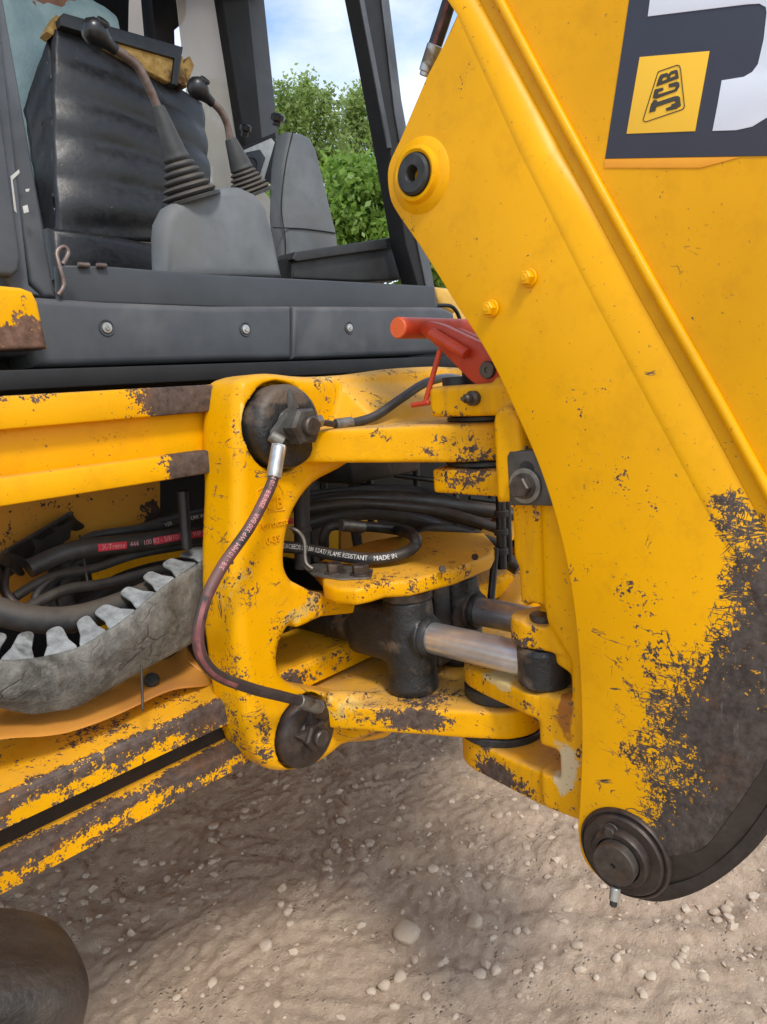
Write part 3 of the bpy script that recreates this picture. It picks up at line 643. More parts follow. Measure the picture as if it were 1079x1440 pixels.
lathe('hinge_pin', (HX, HY, 0), (0, 0, 1), cylp(.026, .600, .760, .003), M['dark_steel'], R, 32)
# grease bolt and stop block
q8 = lambda l: [(a*.79, b*.79) for a, b in l]  # part sizes shrunk along with the group's scaling about the camera
lathe('lug_bolt', px(668, 560, 'X', -.015), (-1, 0, .03), q8([(0, 0), (.0115, 0), (.0115, .010), (.0075, .014), (.007, .024), (.004, .027), (.0035, .033), (0, .033)]), M['dark_steel'], R, 20)
blk = slab('stop_block', [(712, 642), (716, 634), (752, 633), (782, 700), (790, 712), (716, 711)], 'X', -.036, -.011, M['grey_block'], R, .003)
w_ = px(739, 683, 'X', -.037)
lathe('stop_washer', w_, (-1, 0, 0), q8([(0, 0), (.026, 0), (.026, .003), (.025, .004), (0, .004)]), M['steel'], blk, 32)
lathe('stop_flange', w_+Vector((-.003, 0, 0)), (-1, 0, 0), q8([(0, 0), (.019, 0), (.019, .002), (.0185, .004), (0, .004)]), M['dark_steel'], blk, 28)
hexa('stop_bolt', w_+Vector((-.006, 0, 0)), (-1, 0, 0), .013, .011, M['dark_steel'], blk)
hexa('block_screw', px(737, 633, 'X', -.024), (0, 0, 1), .005, .005, M['grey_block'], blk)
lathe('block_hole', px(741, 660, 'X', -.0358), (-1, 0, 0), q8([(0, 0), (.012, 0), (.012, .0012), (0, .0012)]), M['bush'], blk, 24)

# --- boom
b_out = [(740, -200), (650, 0), (600, 108), (562, 198), (548, 228), (545, 252), (550, 283), (563, 306), (590, 345), (640, 425), (690, 505), (730, 590), (760, 660), (785, 740), (802, 820), (812, 900), (817, 980), (818, 1060), (815, 1130), (813, 1170), (822, 1210), (850, 1245), (885, 1262), (930, 1268), (985, 1252), (1040, 1215), (1085, 1165), (1150, 1060), (1200, 920), (1230, 700), (1230, 300), (1230, -200)]
doub = [(740-30, -200), (650, 0), (600, 108), (562, 198), (548, 228), (545, 252), (550, 283), (563, 306), (590, 345), (640, 425), (690, 505), (730, 590), (760, 660), (785, 740), (802, 820), (812, 900), (817, 980), (818, 1060), (815, 1130), (813, 1170), (822, 1210), (850, 1240), (885, 1255), (924, 1206), (985, 1196), (1025, 1150), (1060, 1100), (1079, 1068), (1120, 960), (1083, 868), (1005, 722), (918, 560), (840, 412), (740, 213), (640, 28), (610, -40)]
def soft(l, a, b):
    i, j = l.index(a), l.index(b); return l[:i]+[tuple(q) for q in smooth(l[i:j+1], False, 4)]+l[j+1:]
b_out = soft(b_out, (562, 198), (563, 306)); b_out = soft(b_out, (640, 425), (1230, 700)); doub = soft(doub, (562, 198), (563, 306)); doub = soft(doub, (640, 425), (885, 1255)); doub = soft(doub, (924, 1206), (1120, 960))
E_ = lambda l, v: [two(px(x, y, 'X', v), 'X') for x, y in l]
doub2 = [p for p in doub if p not in ((740-30, -200), (610, -40))]
doub2 = [(652, 8)]+doub2[1:-1]+[(646, 22)]
b_in = [p for p in b_out if p[1] <= 900 and p[0] < 830]
BO = slab('boom', [(x+3, y) for x, y in b_in]+[(818, 980), (840, 1120), (900, 1170), (960, 1170), (1010, 1125), (1050, 1075), (1110, 950), (1230, 700), (1230, 300), (1230, -200)], 'X', BX+.013, BX+.018, M['boom_far'], R, .001)
slab('boom_plate', doub2, 'X', BX, BX+.0135, M['boom'], BO, .0015)
fp_ = outl(b_out, 'X', BX); finish('boom_plate', slab_me(fp_, 'X', .192, .204, .002), M['boom_far'], BO)
# chamfered band, groove and bead along the boom
Lr = [(548, -120), (643, 20), (731, 213), (831, 412), (909, 560), (996, 722), (1074, 868), (1131, 975)]
Rr = [(612, -120), (684, 20), (790, 213), (895, 412), (978, 560), (1064, 722), (1150, 880), (1200, 970)]
bm = bmesh.new(); pr = None
for (a, b) in zip(Lr, Rr):
    r_ = [bm.verts.new(px(*a, 'X', BX-.0001)), bm.verts.new(px(a[0]*.85+b[0]*.15, a[1], 'X', BX-.001)), bm.verts.new(px(*b, 'X', BX+.0115)), bm.verts.new(px(b[0]+2, b[1], 'X', BX+.0145))]
    if pr:
        for k in range(3): bm.faces.new((pr[k], pr[k+1], r_[k+1], r_[k]))
    pr = r_
bmesh.ops.recalc_face_normals(bm, faces=bm.faces); me = bpy.data.meshes.new('band'); bm.to_mesh(me); bm.free()
finish('boom_flange', me, M['boom'], BO, 60)
bead = [px(x, y, 'X', BX+.0105) for x, y in ((640, -120), (712, 20), (815, 213), (916, 397), (1008, 560), (1082, 695), (1150, 820))]
tube('weld_bead', smooth(bead, False, 4), .0052, M['boom'], BO, 12)
# added dark sloping strip standing in for the shadow along the lower boom edge
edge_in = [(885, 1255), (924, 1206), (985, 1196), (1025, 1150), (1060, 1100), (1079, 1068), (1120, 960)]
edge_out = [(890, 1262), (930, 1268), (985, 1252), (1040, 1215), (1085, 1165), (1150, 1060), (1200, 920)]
# webs joining the two boom plates, set back from the edge
def web(name, pts, inset=0):
    a = [px(x, y, 'X', BX+.013) for x, y in pts]; bm = bmesh.new(); pr = None
    for p in a:
        r_ = [bm.verts.new(p), bm.verts.new(p+Vector((.235, 0, 0)))]
        if pr: bm.faces.new((pr[0], pr[1], r_[1], r_[0]))
        pr = r_
    me = bpy.data.meshes.new('w'); bm.to_mesh(me); bm.free(); me = modified(me, [('SOLIDIFY', dict(thickness=.01))])
    return finish(name, me, M['boom_edge_shade'] if pts[0][1] > 900 else M['boom_far'], BO)
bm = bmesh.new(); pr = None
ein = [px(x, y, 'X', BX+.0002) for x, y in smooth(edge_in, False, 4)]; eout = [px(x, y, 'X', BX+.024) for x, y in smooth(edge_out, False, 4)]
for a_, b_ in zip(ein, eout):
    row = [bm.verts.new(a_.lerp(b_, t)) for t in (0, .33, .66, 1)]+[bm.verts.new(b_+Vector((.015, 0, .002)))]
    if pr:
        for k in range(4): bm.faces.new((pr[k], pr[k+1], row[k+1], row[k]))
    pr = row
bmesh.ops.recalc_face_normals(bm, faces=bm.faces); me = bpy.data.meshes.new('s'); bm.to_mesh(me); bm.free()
finish('boom_shade_strip', me, M['boom_edge_shade'], BO, 60)  # tilt and dark colour imitate shade on the plate
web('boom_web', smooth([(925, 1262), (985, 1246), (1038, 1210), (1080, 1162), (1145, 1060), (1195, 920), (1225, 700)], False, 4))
web('boom_web', [(735, -190), (655, 0), (607, 108), (570, 200)])
# pin bosses
def boss(x, y, v, prof, mat, name, par): return lathe(name, px(x, y, 'X', v), (-1, 0, 0), prof, mat, par, 48)
c1 = px(583, 245, 'X', BX-.011)
bo = Vector((BX, c1.y, c1.z))
lathe('pin_boss', bo, (-1, 0, 0), q8([(.054, -.001), (.050, .003), (.040, .007), (.0365, .015), (.034, .016), (.030, .014), (.030, 0)]), M['boom'], BO, 48)
lathe('pin_bush', bo, (-1, 0, 0), q8([(.030, 0), (.0285, .004), (.0285, .018), (.025, .021), (.012, .021), (.0105, .019), (.0105, -.02), (0, -.02)]), M['bush'], BO, 40)
pe = px(862, 1218, 'X', BX-.030); ax = Vector((BX, pe.y, pe.z))
lathe('pin_collar', ax, (-1, 0, 0), q8([(.066, -.012), (.066, .003), (.064, .006), (.062, .006), (.061, .0035), (.0585, .0035), (.0585, .009), (.056, .012), (.036, .012), (.036, 0)]), M['washer'], BO, 56)
lathe('retaining_ring', ax, (-1, 0, 0), q8([(.043, .008), (.042, .020), (.0395, .024), (.0325, .024), (.032, .016), (.032, 0)]), M['washer'], BO, 48)
lathe('boom_pin', ax, (-1, 0, 0), q8([(.0305, -.32), (.0305, .034), (.029, .038), (.004, .038), (.0035, .034), (0, .034)]), M['dark_steel'], BO, 48)
hexa('collar_bolt', px(861, 1167, 'X', BX-.0105), (-1, 0, 0), .0068, .0055, M['dark_steel'], BO, .0088)
rod('grease_nipple', ax+Vector((-.027, -.0015, -.027)), ax+Vector((-.031, -.001, -.041)), .0055, M['zinc'], BO); rod('grease_nipple', ax+Vector((-.031, -.001, -.040)), ax+Vector((-.033, -.001, -.047)), .004, M['bush'], BO)
dd = [(Vector((BX-.0005, ax.y+.088*math.cos(t), ax.z+.088*math.sin(t)))) for t in np.linspace(-.9, 2.6, 30)]
for bx, by in ((745, 391), (692, 434)):
    hexa('boom_bolt', px(bx, by, 'X', BX-.0005), (-1, .05, 0), .0077, .008, M['boom'], BO, .0098, .001)
# decals
def dec(name, pts, v, mat, holes=(), z=None):
    return slab(name, pts, 'X', v, v+.0007, mat, BO, .0001, holes)
DX = BX+.0123
dec('decal_panel', [(893, -60), (885, 0), (868, 113), (851, 223), (960, 221), (1079, 219), (1200, 214), (1200, -60)], DX, M['navy'])
dec('decal_stripe', [(850, 224), (960, 222), (1040, 221), (1015, 228), (985, 236), (850, 236)], DX, M['orange_strip'])
dec('decal_letter', [(917, -60), (914, 0), (911, 23), (960, 17), (1050, 6), (1068, 5), (1077, 10), (1078, 18), (1074, 55), (1066, 90), (1058, 101), (1046, 108), (1015, 113), (1009, 148), (1002, 184), (1035, 183), (1058, 178), (1079, 165), (1110, 130), (1200, 100), (1200, -60)], DX-.0006, M['white'])
zz = lambda l: [(860+x*.139, 60+y*.139) for x, y in l]
dec('decal_badge', zz([(285, 145), (992, 84), (845, 895), (152, 922)]), DX-.0006, M['decal_yellow'])
trap = zz([(465, 300), (480, 285), (660, 222), (690, 228), (702, 260), (742, 640), (735, 665), (715, 680), (350, 803), (325, 798), (316, 775), (322, 755)])
tin = zz([(471, 306), (484, 292), (662, 230), (684, 236), (694, 262), (734, 638), (727, 660), (711, 672), (350, 795), (330, 790), (324, 775), (330, 757)])
dec('badge_border', trap, DX-.0011, M['decal_dark'], [tin])
Lt = {'J': ([(432, 575), (462, 583), (460, 600), (640, 541), (672, 538), (692, 552), (697, 600), (703, 634), (655, 668), (556, 690), (550, 662), (606, 641), (602, 626), (648, 607), (642, 590), (625, 592), (452, 650), (442, 692), (380, 706), (400, 620)], []),
      'C': ([(437, 472), (522, 452), (525, 478), (474, 500), (472, 522), (640, 470), (652, 440), (582, 452), (578, 418), (660, 393), (684, 402), (688, 440), (660, 488), (450, 566), (418, 560), (430, 500)], []),
      'B': ([(482, 345), (498, 322), (560, 303), (577, 316), (600, 290), (655, 271), (670, 282), (680, 358), (462, 438), (452, 440), (470, 380)], [[(512, 368), (522, 352), (556, 342), (562, 368), (514, 386)], [(592, 336), (604, 320), (642, 308), (648, 334), (594, 354)]])}
for k_, (o_, h_) in Lt.items(): dec('badge_letter', zz(o_), DX-.0012, M['decal_dark'], [zz(h) for h in h_])
# hose and fittings that run up behind the boom edge
pC = smooth([px(x, y, 'X', -.005) for x, y in ((598, 108), (606, 82), (620, 40), (640, -20), (670, -90))], False, 6)
hC = tube('boom_hose', pC[6:], .0082, M['hose'], R, 16)
rod('hose_ferrule', pC[2], pC[9], .0094, M['zinc'], hC); rod('hose_ferrule', pC[0], pC[3], .0074, M['zinc'], hC)
band_on('hose_stripe', pC[9:], .0082, .0, .09, -.5, .0, M['faded_red'], hC, (-.9, -.3, 0))

# --- red boom lock
lk = px(560, 461, 'X', -.0285)
LK = rod('boom_lock', (-.0285, lk.y, lk.z), (.19, lk.y, lk.z), .0137, M['red'], R, seg=32)
lathe('tube_cap', (-.028, lk.y, lk.z), (-1, 0, 0), cylp(.0130, 0, .002, .001), M['red_bright'], LK, 32)
armp = smooth([(596, 452), (618, 456), (640, 466), (680, 484), (720, 494), (760, 500), (745, 535), (712, 544), (690, 546), (668, 540), (650, 524), (625, 498), (600, 475), (588, 464)], True, 4)
slab('lock_arm', armp, 'X', .000, .016, M['red'], LK, .002)
slab('lock_arm', [(x+8, y-2) for x, y in armp], 'X', .075, .091, M['red'], LK, .002)
rod('lock_tube', px(606, 468, 'X', -.008), px(656, 498, 'X', -.008), .0072, M['red'], LK)
lathe('lock_pin', px(688, 520, 'X', .001), (-1, 0, 0), q8([(0, .006), (.003, .006), (.004, .008), (.0125, .008), (.0135, .006), (.0135, 0), (0, 0)]), M['dark_steel'], LK, 28)
rod('lock_handle', px(619, 492, 'X', -.010), px(598, 567, 'X', -.014), .0034, M['red'], LK); rod('lock_handle', px(579, 570, 'X', -.014), px(604, 566, 'X', -.014), .0034, M['red'], LK)
box('lock_mount', (.02, -.37, 1.140), (.07, -.24, 1.175), M['black_paint'], R, .005)
rod('pivot_nut', px(645, 545, 'X', .03)+Vector((0, 0, -.008)), px(645, 545, 'X', .03)+Vector((0, 0, .014)), .021, M['bush'], R)

# --- hoses inside the frame
def inhose(pts, r, mat=None, name='hydraulic_hose', par=None): P_ = pth(pts); return P_, tube(name, P_, r, mat or M['hose'], par or R, 14)
inhose([(425, 712, 'Y', .14), (470, 703, 'Y', .13), (530, 701, 'Y', .11), (600, 705, 'Y', .07), (660, 714, 'Y', .03), (712, 722, 'Y', -.02), (750, 735, 'Y', -.06)], .0150)
inhose([(425, 722, 'Y', .20), (470, 715, 'Y', .19), (560, 713, 'Y', .17), (650, 722, 'Y', .10), (720, 740, 'Y', .02)], .0130)
inhose([(425, 738, 'Y', .14), (470, 725, 'Y', .13), (530, 720, 'Y', .11), (590, 732, 'Y', .07), (640, 750, 'Y', .03), (700, 780, 'Y', -.03), (730, 800, 'Y', -.07)], .0150)
inhose([(420, 700, 'Y', .26), (520, 690, 'Y', .25), (600, 694, 'Y', .2), (700, 730, 'Y', .05)], .0120)
inhose([(560, 715, 'Y', .12), (620, 722, 'Y', .07), (700, 745, 'Y', 0), (730, 765, 'Y', -.05)], .0120)
PF, hF = inhose([(388, 768, 'Z', .925), (430, 772, 'Z', .912), (470, 780, 'Z', .905), (520, 786, 'Z', .901), (560, 781, 'Z', .902), (583, 768, 'Z', .91), (582, 754, 'Z', .92), (560, 746, 'Y', .04), (525, 741, 'Y', .05), (500, 740, 'Y', .055)], .0090)
rod('hose_ferrule', px(478, 738, 'Y', .055), px(510, 741, 'Y', .053), .0105, M['steel'], hF)
print_on('hose_print', PF, .0095, 'EXCEEDS SAE 100 R2AT/ FLAME RESISTANT   MADE IN', .006, .0098, M['white_print'], hF, (-.6, -.75, .35), flip=False, sx=.82)
inhose([(480, 738, 'Y', .06), (462, 742, 'Y', .07), (455, 760, 'Y', .08), (458, 790, 'Y', .09)], .0085)
inhose([(588, 752, 'Y', .05), (600, 768, 'Y', .04), (640, 772, 'Y', .03), (690, 762, 'Y', .0)], .0085)
inhose([(500, 745, 'Y', .1), (505, 775, 'Y', .08), (510, 800, 'Y', .05)], .0090)
for k_, (a_, b_, r_, y0_, y1_) in enumerate(((704, 706, .008, 690, 800), (713, 716, .006, 700, 790), (697, 690, .006, 770, 850))):
    rod('relay_pipe', px(a_, y0_, 'Y', -.17), px(b_, y1_, 'Y', -.17), r_, M['black_paint'], R)
for z_ in (722, 748, 775): lathe('pipe_clip', px(705, z_, 'Y', -.17), (0, 0, 1), cylp(.0115, -.005, .005, .001), M['rubber'], R, 16)
inhose([(430, 716, 'Y', .10), (500, 708, 'Y', .08), (600, 716, 'Y', .03), (660, 730, 'Y', -.03), (712, 748, 'Y', -.09)], .0095)
inhose([(588, 752, 'Y', .05), (610, 742, 'Y', .03), (650, 748, 'Y', .0), (705, 766, 'Y', -.06)], .0085)
rod('guide_post', px(424, 680, 'Y', .03), px(426, 800, 'Y', .03), .0125, M['rubber'], R)
lathe('post_collar', px(425, 745, 'Y', .03), (0, 0, 1), cylp(.0145, -.004, .004, .001), M['rubber'], R, 20)
tube('bent_pipe', pth([(408, 742, 'Y', 0), (420, 748, 'Y', -.01), (428, 762, 'Y', -.015), (430, 790, 'Y', -.02), (440, 800, 'Y', -.03)]), .003, M['steel'], R, 8)
for k, (a_, b_) in enumerate(((455, 690), (520, 680), (585, 668), (640, 675), (690, 700))):
    rod('cross_tube', px(a_-30, b_, 'Y', .45), px(a_+60, b_+12, 'Y', .35), .007, M['black_paint'], R)
    rod('drop_tube', px(a_, b_-30, 'Y', .42), px(a_+3, b_+90, 'Y', .42), .009, M['black_paint'], R)
box('valve_block', (.30, .25, .95), (.52, .42, 1.10), M['black_paint'], R, .01)
# left bay hoses
RP, hR = inhose([(40, 800, 'Y', .13), (80, 782, 'Y', .13), (120, 771, 'Y', .12), (200, 762, 'Y', .12), (260, 752, 'Y', .12), (330, 742, 'Y', .12)], .0125)
band_on('hose_stripe', RP, .0125, .085, .125, -.45, .35, M['red_print'], hR, (-.6, -.8, .1)); band_on('hose_stripe', RP, .0125, .165, .42, -.45, .35, M['red_print'], hR, (-.6, -.8, .1))
print_on('hose_print', RP, .0125, 'X-Treme   444   100 R2 - 5/8/10-S/15 - WP 250 BAR - 10/16/SAE', .09, .0095, M['pink_print'], hR, (-.6, -.8, .1), sx=.9, lift=.0008)
WP, hW = inhose([(60, 830, 'Y', .17), (110, 790, 'Y', .17), (160, 762, 'Y', .17), (200, 748, 'Y', .17), (260, 730, 'Y', .17), (330, 715, 'Y', .17)], .0125)
print_on('hose_print', WP, .0125, 'SCALE TO THE POWER        3" WORK WP 3000', .13, .0085, M['white_print'], hW, (-.6, -.8, .1), sx=.85)
inhose([(-30, 850, 'Y', .08), (30, 868, 'Y', .06), (90, 872, 'Y', .05), (150, 858, 'Y', .05), (220, 830, 'Y', .06), (290, 800, 'Y', .09)], .0165, M['rubber'])
inhose([(110, 868, 'Y', .12), (92, 845, 'Y', .14), (100, 815, 'Y', .16), (130, 790, 'Y', .17), (170, 775, 'Y', .19)], .0105, M['rubber'])
inhose([(80, 870, 'Y', .14), (70, 835, 'Y', .16), (85, 800, 'Y', .18), (130, 780, 'Y', .2)], .0105)
inhose([(95, 880, 'Y', .16), (150, 830, 'Y', .18), (210, 805, 'Y', .2), (290, 790, 'Y', .2)], .0140)
inhose([(10, 800, 'Y', .14), (8, 830, 'Y', .10), (30, 855, 'Y', .08), (60, 866, 'Y', .07)], .0045, M['red_hose'])
for pts_, r_ in (([(20, 840, 'Y', .10), (70, 812, 'Y', .11), (130, 800, 'Y', .12), (200, 778, 'Y', .13), (300, 762, 'Y', .14)], .006), ([(30, 860, 'Y', .09), (90, 830, 'Y', .10), (150, 820, 'Y', .11), (230, 800, 'Y', .12), (310, 790, 'Y', .12)], .007),
    ([(90, 800, 'Y', .14), (120, 760, 'Y', .16), (150, 750, 'Y', .16), (230, 740, 'Y', .15)], .006), ([(60, 880, 'Y', .08), (50, 840, 'Y', .10), (75, 812, 'Y', .11), (110, 800, 'Y', .12)], .005)): inhose(pts_, r_)
rod('upright_stud', px(257, 690, 'Y', .06), px(263, 772, 'Y', .06), .0075, M['black_paint'], R)
slab('belly_plate', [(225, 900), (300, 820), (330, 860), (330, 985), (280, 1000), (235, 940)], 'Y', .12, .13, M['black_paint'], R, .002)

# --- scalloped guard hanging in the left bay
G = empty('scalloped_guard', px(120, 940, 'Y', 0))
tag(G, 'grey weathered band with pale scalloped tabs hanging between the two rails', 'guard')
G_off = -G.location
def into(o, par, off): o.parent = par; o.location = off; return o
top = [px(x, y, 'Y', Y) for x, y, Y in ((-60, 905, -.01), (0, 925, -.012), (50, 925, -.012), (110, 908, -.008), (170, 872, 0), (225, 825, .01), (262, 800, .03), (300, 775, .06), (325, 765, .075))]
bot = [px(x, y, 'Y', Y) for x, y, Y in ((-60, 970, .012), (0, 988, .008), (50, 997, .008), (110, 985, .01), (170, 955, .014), (225, 925, .02), (262, 905, .035), (300, 880, .065), (325, 870, .08))]
tp, bt = smooth(top, False, 6), smooth(bot, False, 6)
bm = bmesh.new(); pr = None
for i, (a_, b_) in enumerate(zip(tp, bt)):
    row = []
    for j in range(9):
        t = j/8; p = a_.lerp(b_, t); nz = (vnoise(np.array([i*.55]), np.array([j*.8]), 20)[0]-.5)
        row.append(bm.verts.new(p+Vector((-.5, -.85, 0))*(.010*math.sin(t*3.14)+.006*nz)+Vector((0, 0, -.006*abs(nz) if j == 8 else 0))))
    if pr:
        for k in range(8): bm.faces.new((pr[k], pr[k+1], row[k+1], row[k]))
    pr = row
bmesh.ops.recalc_face_normals(bm, faces=bm.faces); me = bpy.data.meshes.new('s'); bm.to_mesh(me); bm.free()
me = modified(me, [('SOLIDIFY', dict(thickness=.008, offset=1)), ('SUBSURF', dict(levels=1, render_levels=1))])
into(finish('skirt', me, M['guard'], None, 180), G, G_off)
def tab(i0, i1, tipx, tipy, mat, src=tp, up=.0):
    a_, b_ = src[i0], src[i1]; c_ = (a_+b_)/2; t_ = px(tipx, tipy, 'Y', c_.y+.035)
    w_ = (b_-a_); up_ = (t_-c_)
    g = .05
    pts = [a_+w_*g, a_+w_*.20+up_*.35, t_-w_*.24-up_*.12, t_-w_*.17-up_*.02, t_-w_*.05+up_*.02, t_+w_*.05+up_*.02, t_+w_*.17-up_*.02, t_+w_*.24-up_*.12, b_-w_*.20+up_*.35, b_-w_*g, b_-w_*g-up_*.1, a_+w_*g-up_*.1]
    bm = bmesh.new(); vs = [bm.verts.new(p) for p in pts]; bm.faces.new(vs); me = bpy.data.meshes.new('tab'); bm.to_mesh(me); bm.free()
    me = modified(me, [('TRIANGULATE', {}), ('SOLIDIFY', dict(thickness=.004, offset=0)), ('BEVEL', dict(width=.001, segments=1))])
    into(finish('tab', me, mat, None, 30), G, G_off)
n_t = len(tp)
def idx(x):   # sample of the rim nearest to a given picture column
    best = min(range(n_t), key=lambda i: abs(((CM.T@(np.array(tp[i])-CL))[0]/-(CM.T@(np.array(tp[i])-CL))[2])*F+539.5-x)); return best
for x0, x1, tx, ty in ((-40, -2, 2, 892), (2, 48, 38, 890), (62, 105, 76, 884), (108, 150, 116, 870), (152, 190, 140, 856), (192, 218, 174, 830), (220, 244, 206, 808), (246, 272, 234, 790), (276, 322, 262, 776)):
    a_, b_ = idx(x0), idx(x1)
    if a_ == b_: b_ += 1
    tab(a_, b_, tx, ty, M['alu'])
bk = smooth([px(x, y, 'Y', Y) for x, y, Y in ((-14, 850, .06), (-8, 815, .10), (4, 785, .13), (34, 764, .15), (68, 744, .16), (104, 722, .17))], False, 6)
for a_, b_, tx, ty in ((1, 5, 14, 880), (5, 10, 16, 850), (10, 14, 32, 808), (14, 20, 58, 790), (20, 25, 86, 769), (25, 30, 114, 743)):
    tab(a_, b_, tx, ty, M['black_paint'] if a_ > 11 else M['dark_steel'], bk)
bm = bmesh.new(); pr = None
for p in bk:
    row = [bm.verts.new(p+Vector((0, 0, .002))), bm.verts.new(p+Vector((-.006, .01, -.035)))]
    if pr: bm.faces.new((pr[0], pr[1], row[1], row[0]))
    pr = row
me = bpy.data.meshes.new('b'); bm.to_mesh(me); bm.free(); me = modified(me, [('SOLIDIFY', dict(thickness=.006))])
into(finish('skirt', me, M['rubber'], None), G, G_off)
for (x0, y0, v0, x1, y1, v1) in ((199, 935, -.02, 201, 1000, -.03), (112, 752, .14, 125, 828, .10)):
    into(finish('tie_wire', rod_me(px(x0, y0, 'Y', v0), px(x1, y1, 'Y', v1), .0016), M['dark_steel'], None), G, G_off)
# orange flap lying on the lower rail
fl = [(-80, 990, .09), (0, 990, .09), (120, 975, .10), (215, 935, .10), (262, 905, .12), (262, 925, .07), (300, 963, .035), (240, 975, .02), (170, 1000, .01), (80, 1033, .0), (0, 1045, .0), (-80, 1055, .0)]
FL = empty('orange_flap', px(120, 1010, 'Y', .03)); tag(FL, 'thin orange plastic sheet lying on the lower rail under the scalloped band', 'plastic sheet')
upr = smooth([px(*p[:2], 'Y', p[2]) for p in fl[:5]], False, 6); lwr = smooth([px(*p[:2], 'Y', p[2]) for p in fl[5:][::-1]], False, 6)
lwr = [lwr[int(i*(len(lwr)-1)/(len(upr)-1))] for i in range(len(upr))]
bm = bmesh.new(); pr = None
for i, (a_, b_) in enumerate(zip(upr, lwr)):
    row = [bm.verts.new(a_.lerp(b_, j/8)+Vector((0, 0, .004*math.sin(i*.5+j*.7)+.004*math.sin(j/8*3.14)))) for j in range(9)]
    if pr:
        for k in range(8): bm.faces.new((pr[k], pr[k+1], row[k+1], row[k]))
    pr = row
me = bpy.data.meshes.new('f'); bm.to_mesh(me); bm.free(); me = modified(me, [('SOLIDIFY', dict(thickness=.003, offset=0)), ('SUBSURF', dict(levels=1, render_levels=1))])
into(finish('sheet', me, M['flap'], None, 60), FL, -FL.location)
into(finish('rivet', lathe_me(px(214, 957, 'Y', .05)+Vector((0, 0, .002)), (-.2, -.6, .8), [(0, .004), (.008, .003), (.010, 0), (.010, -.004), (0, -.004)], 20), M['bush'], None), FL, -FL.location)

# --- cab
YC = .30
slab('rear_sill', [(-150, 398), (52, 417), (150, 424), (300, 430), (411, 430), (412, 505), (300, 508), (150, 513), (50, 516), (40, 500), (-150, 505)], 'Y', YC, YC+.09, M['plastic'], R, .012)
slab('rear_sill', [(412.5, 430), (600, 431), (625, 432), (640, 440), (643, 470), (620, 497), (560, 500), (413, 505)], 'Y', YC, YC+.09, M['plastic'], R, .012)
for bx, by in ((150, 461), (345, 463), (491, 461)):
    lathe('sill_dimple', px(bx, by, 'Y', YC-.0005), (0, -1, 0), [(.0135, -.001), (.0125, .0015), (.0105, .001), (.010, 0)], M['plastic_dark'], R, 24)
    lathe('sill_bolt', px(bx, by, 'Y', YC), (0, -1, 0), [(.0085, 0), (.008, .003), (.0045, .0035), (.0035, .005), (.0012, .005), (.0012, .003), (0, .003)], M['zinc'], R, 20)
slab('lower_window_panel', [(84, 372), (150, 374), (300, 386), (420, 392), (612, 402), (614, 436), (400, 436), (88, 424)], 'Y', YC+.05, YC+.075, M['plastic_dark'], R, .004)
finish('cab_floor', box_me((-.6, YC+.09, 1.20), (1.1, 1.75, 1.235), .002), M['black_frame'], R)
slab('fender_corner', [(-60, 395), (30, 404), (46, 410), (54, 425), (68, 490), (-60, 495)], 'Y', .255, .30, M['fender'], R, .006)
# posts
slab('cab_post', [(-30, -60), (-4, -60), (80, 418), (62, 418), (42, 395), (-20, 60)], 'Y', .33, .40, M['cab_metal'], R, .008)
slab('cab_post', [(-60, -60), (-10, -60), (42, 400), (60, 416), (20, 416), (-60, 300)], 'Y', .31, .36, M['cab_metal'], R, .006)
for pts_ in ([(15, 248), (27, 238), (28, 243), (18, 253), (24, 300), (20, 296)], [(32, 290), (39, 288), (41, 298), (34, 300)], [(36, 266), (42, 265), (41, 269), (37, 270)]): slab('paint_flake', pts_, 'Y', .3090, .3098, M['flake'], R, .0002)
slab('side_panel', [(-100, 60), (-10, 80), (30, 360), (28, 380), (18, 388), (-100, 380)], 'Y', .285, .31, M['plastic'], R, .006)
tube('wire_loop', pth([(82, 415, 'Y', .30), (90, 400, 'Y', .30), (84, 375, 'Y', .30), (80, 355, 'Y', .305), (90, 347, 'Y', .305), (96, 356, 'Y', .305), (88, 372, 'Y', .30)]), .0035, M['lever'], R, 8)
slab('cab_post', [(494, -80), (536, -80), (558, 130), (575, 230), (612, 402), (588, 402), (572, 345), (548, 205), (525, 80)], 'Y', YC+.06, YC+.11, M['black_frame'], R, .003)
slab('post_trim', [(528, -80), (538, -80), (565, 140), (590, 280), (616, 432), (606, 432), (585, 330), (556, 160)], 'Y', YC+.055, YC+.06, M['cab_metal'], R, .002)
slab('post_trim', [(492, -80), (498, -80), (552, 208), (546, 208)], 'Y', YC+.055, YC+.06, M['cab_metal'], R, .002)
# far side of the cab
XS = .80
def cabz(pts, y0, y1, name, mat, b=.004): return slab(name, pts, 'Y', y0, y1, mat, R, b)
cabz([(336, -80), (364, -80), (392, 192), (350, 200)], 1.10, 1.18, 'far_post', M['cab_metal'])
cabz([(300, -80), (342, -80), (370, 200), (345, 205)], 1.08, 1.12, 'far_post', M['black_frame'])
cabz([(240, -80), (335, -80), (366, 262), (420, 330), (420, 420), (268, 420), (268, 262), (262, 120)], 1.12, 1.124, 'side_glass', M['glass'], .001)
cabz([(172, -60), (225, -60), (225, 62), (180, 60)], 1.50, 1.504, 'side_glass', M['glass'], .001)
cabz([(207, -80), (260, -80), (263, 20), (258, 32), (246, 42), (248, 110), (222, 100)], 1.20, 1.26, 'front_post', M['black_frame'])
cabz([(100, -80), (185, -80), (182, 10), (181, 60), (60, 60), (60, -20)], 1.30, 1.36, 'front_post', M['black_frame'])
cabz([(-300, -500), (420, -500), (375, -10), (340, -6), (200, -4), (60, -14), (-300, -14)], 1.05, 1.06, 'cab_header', M['black_frame'])
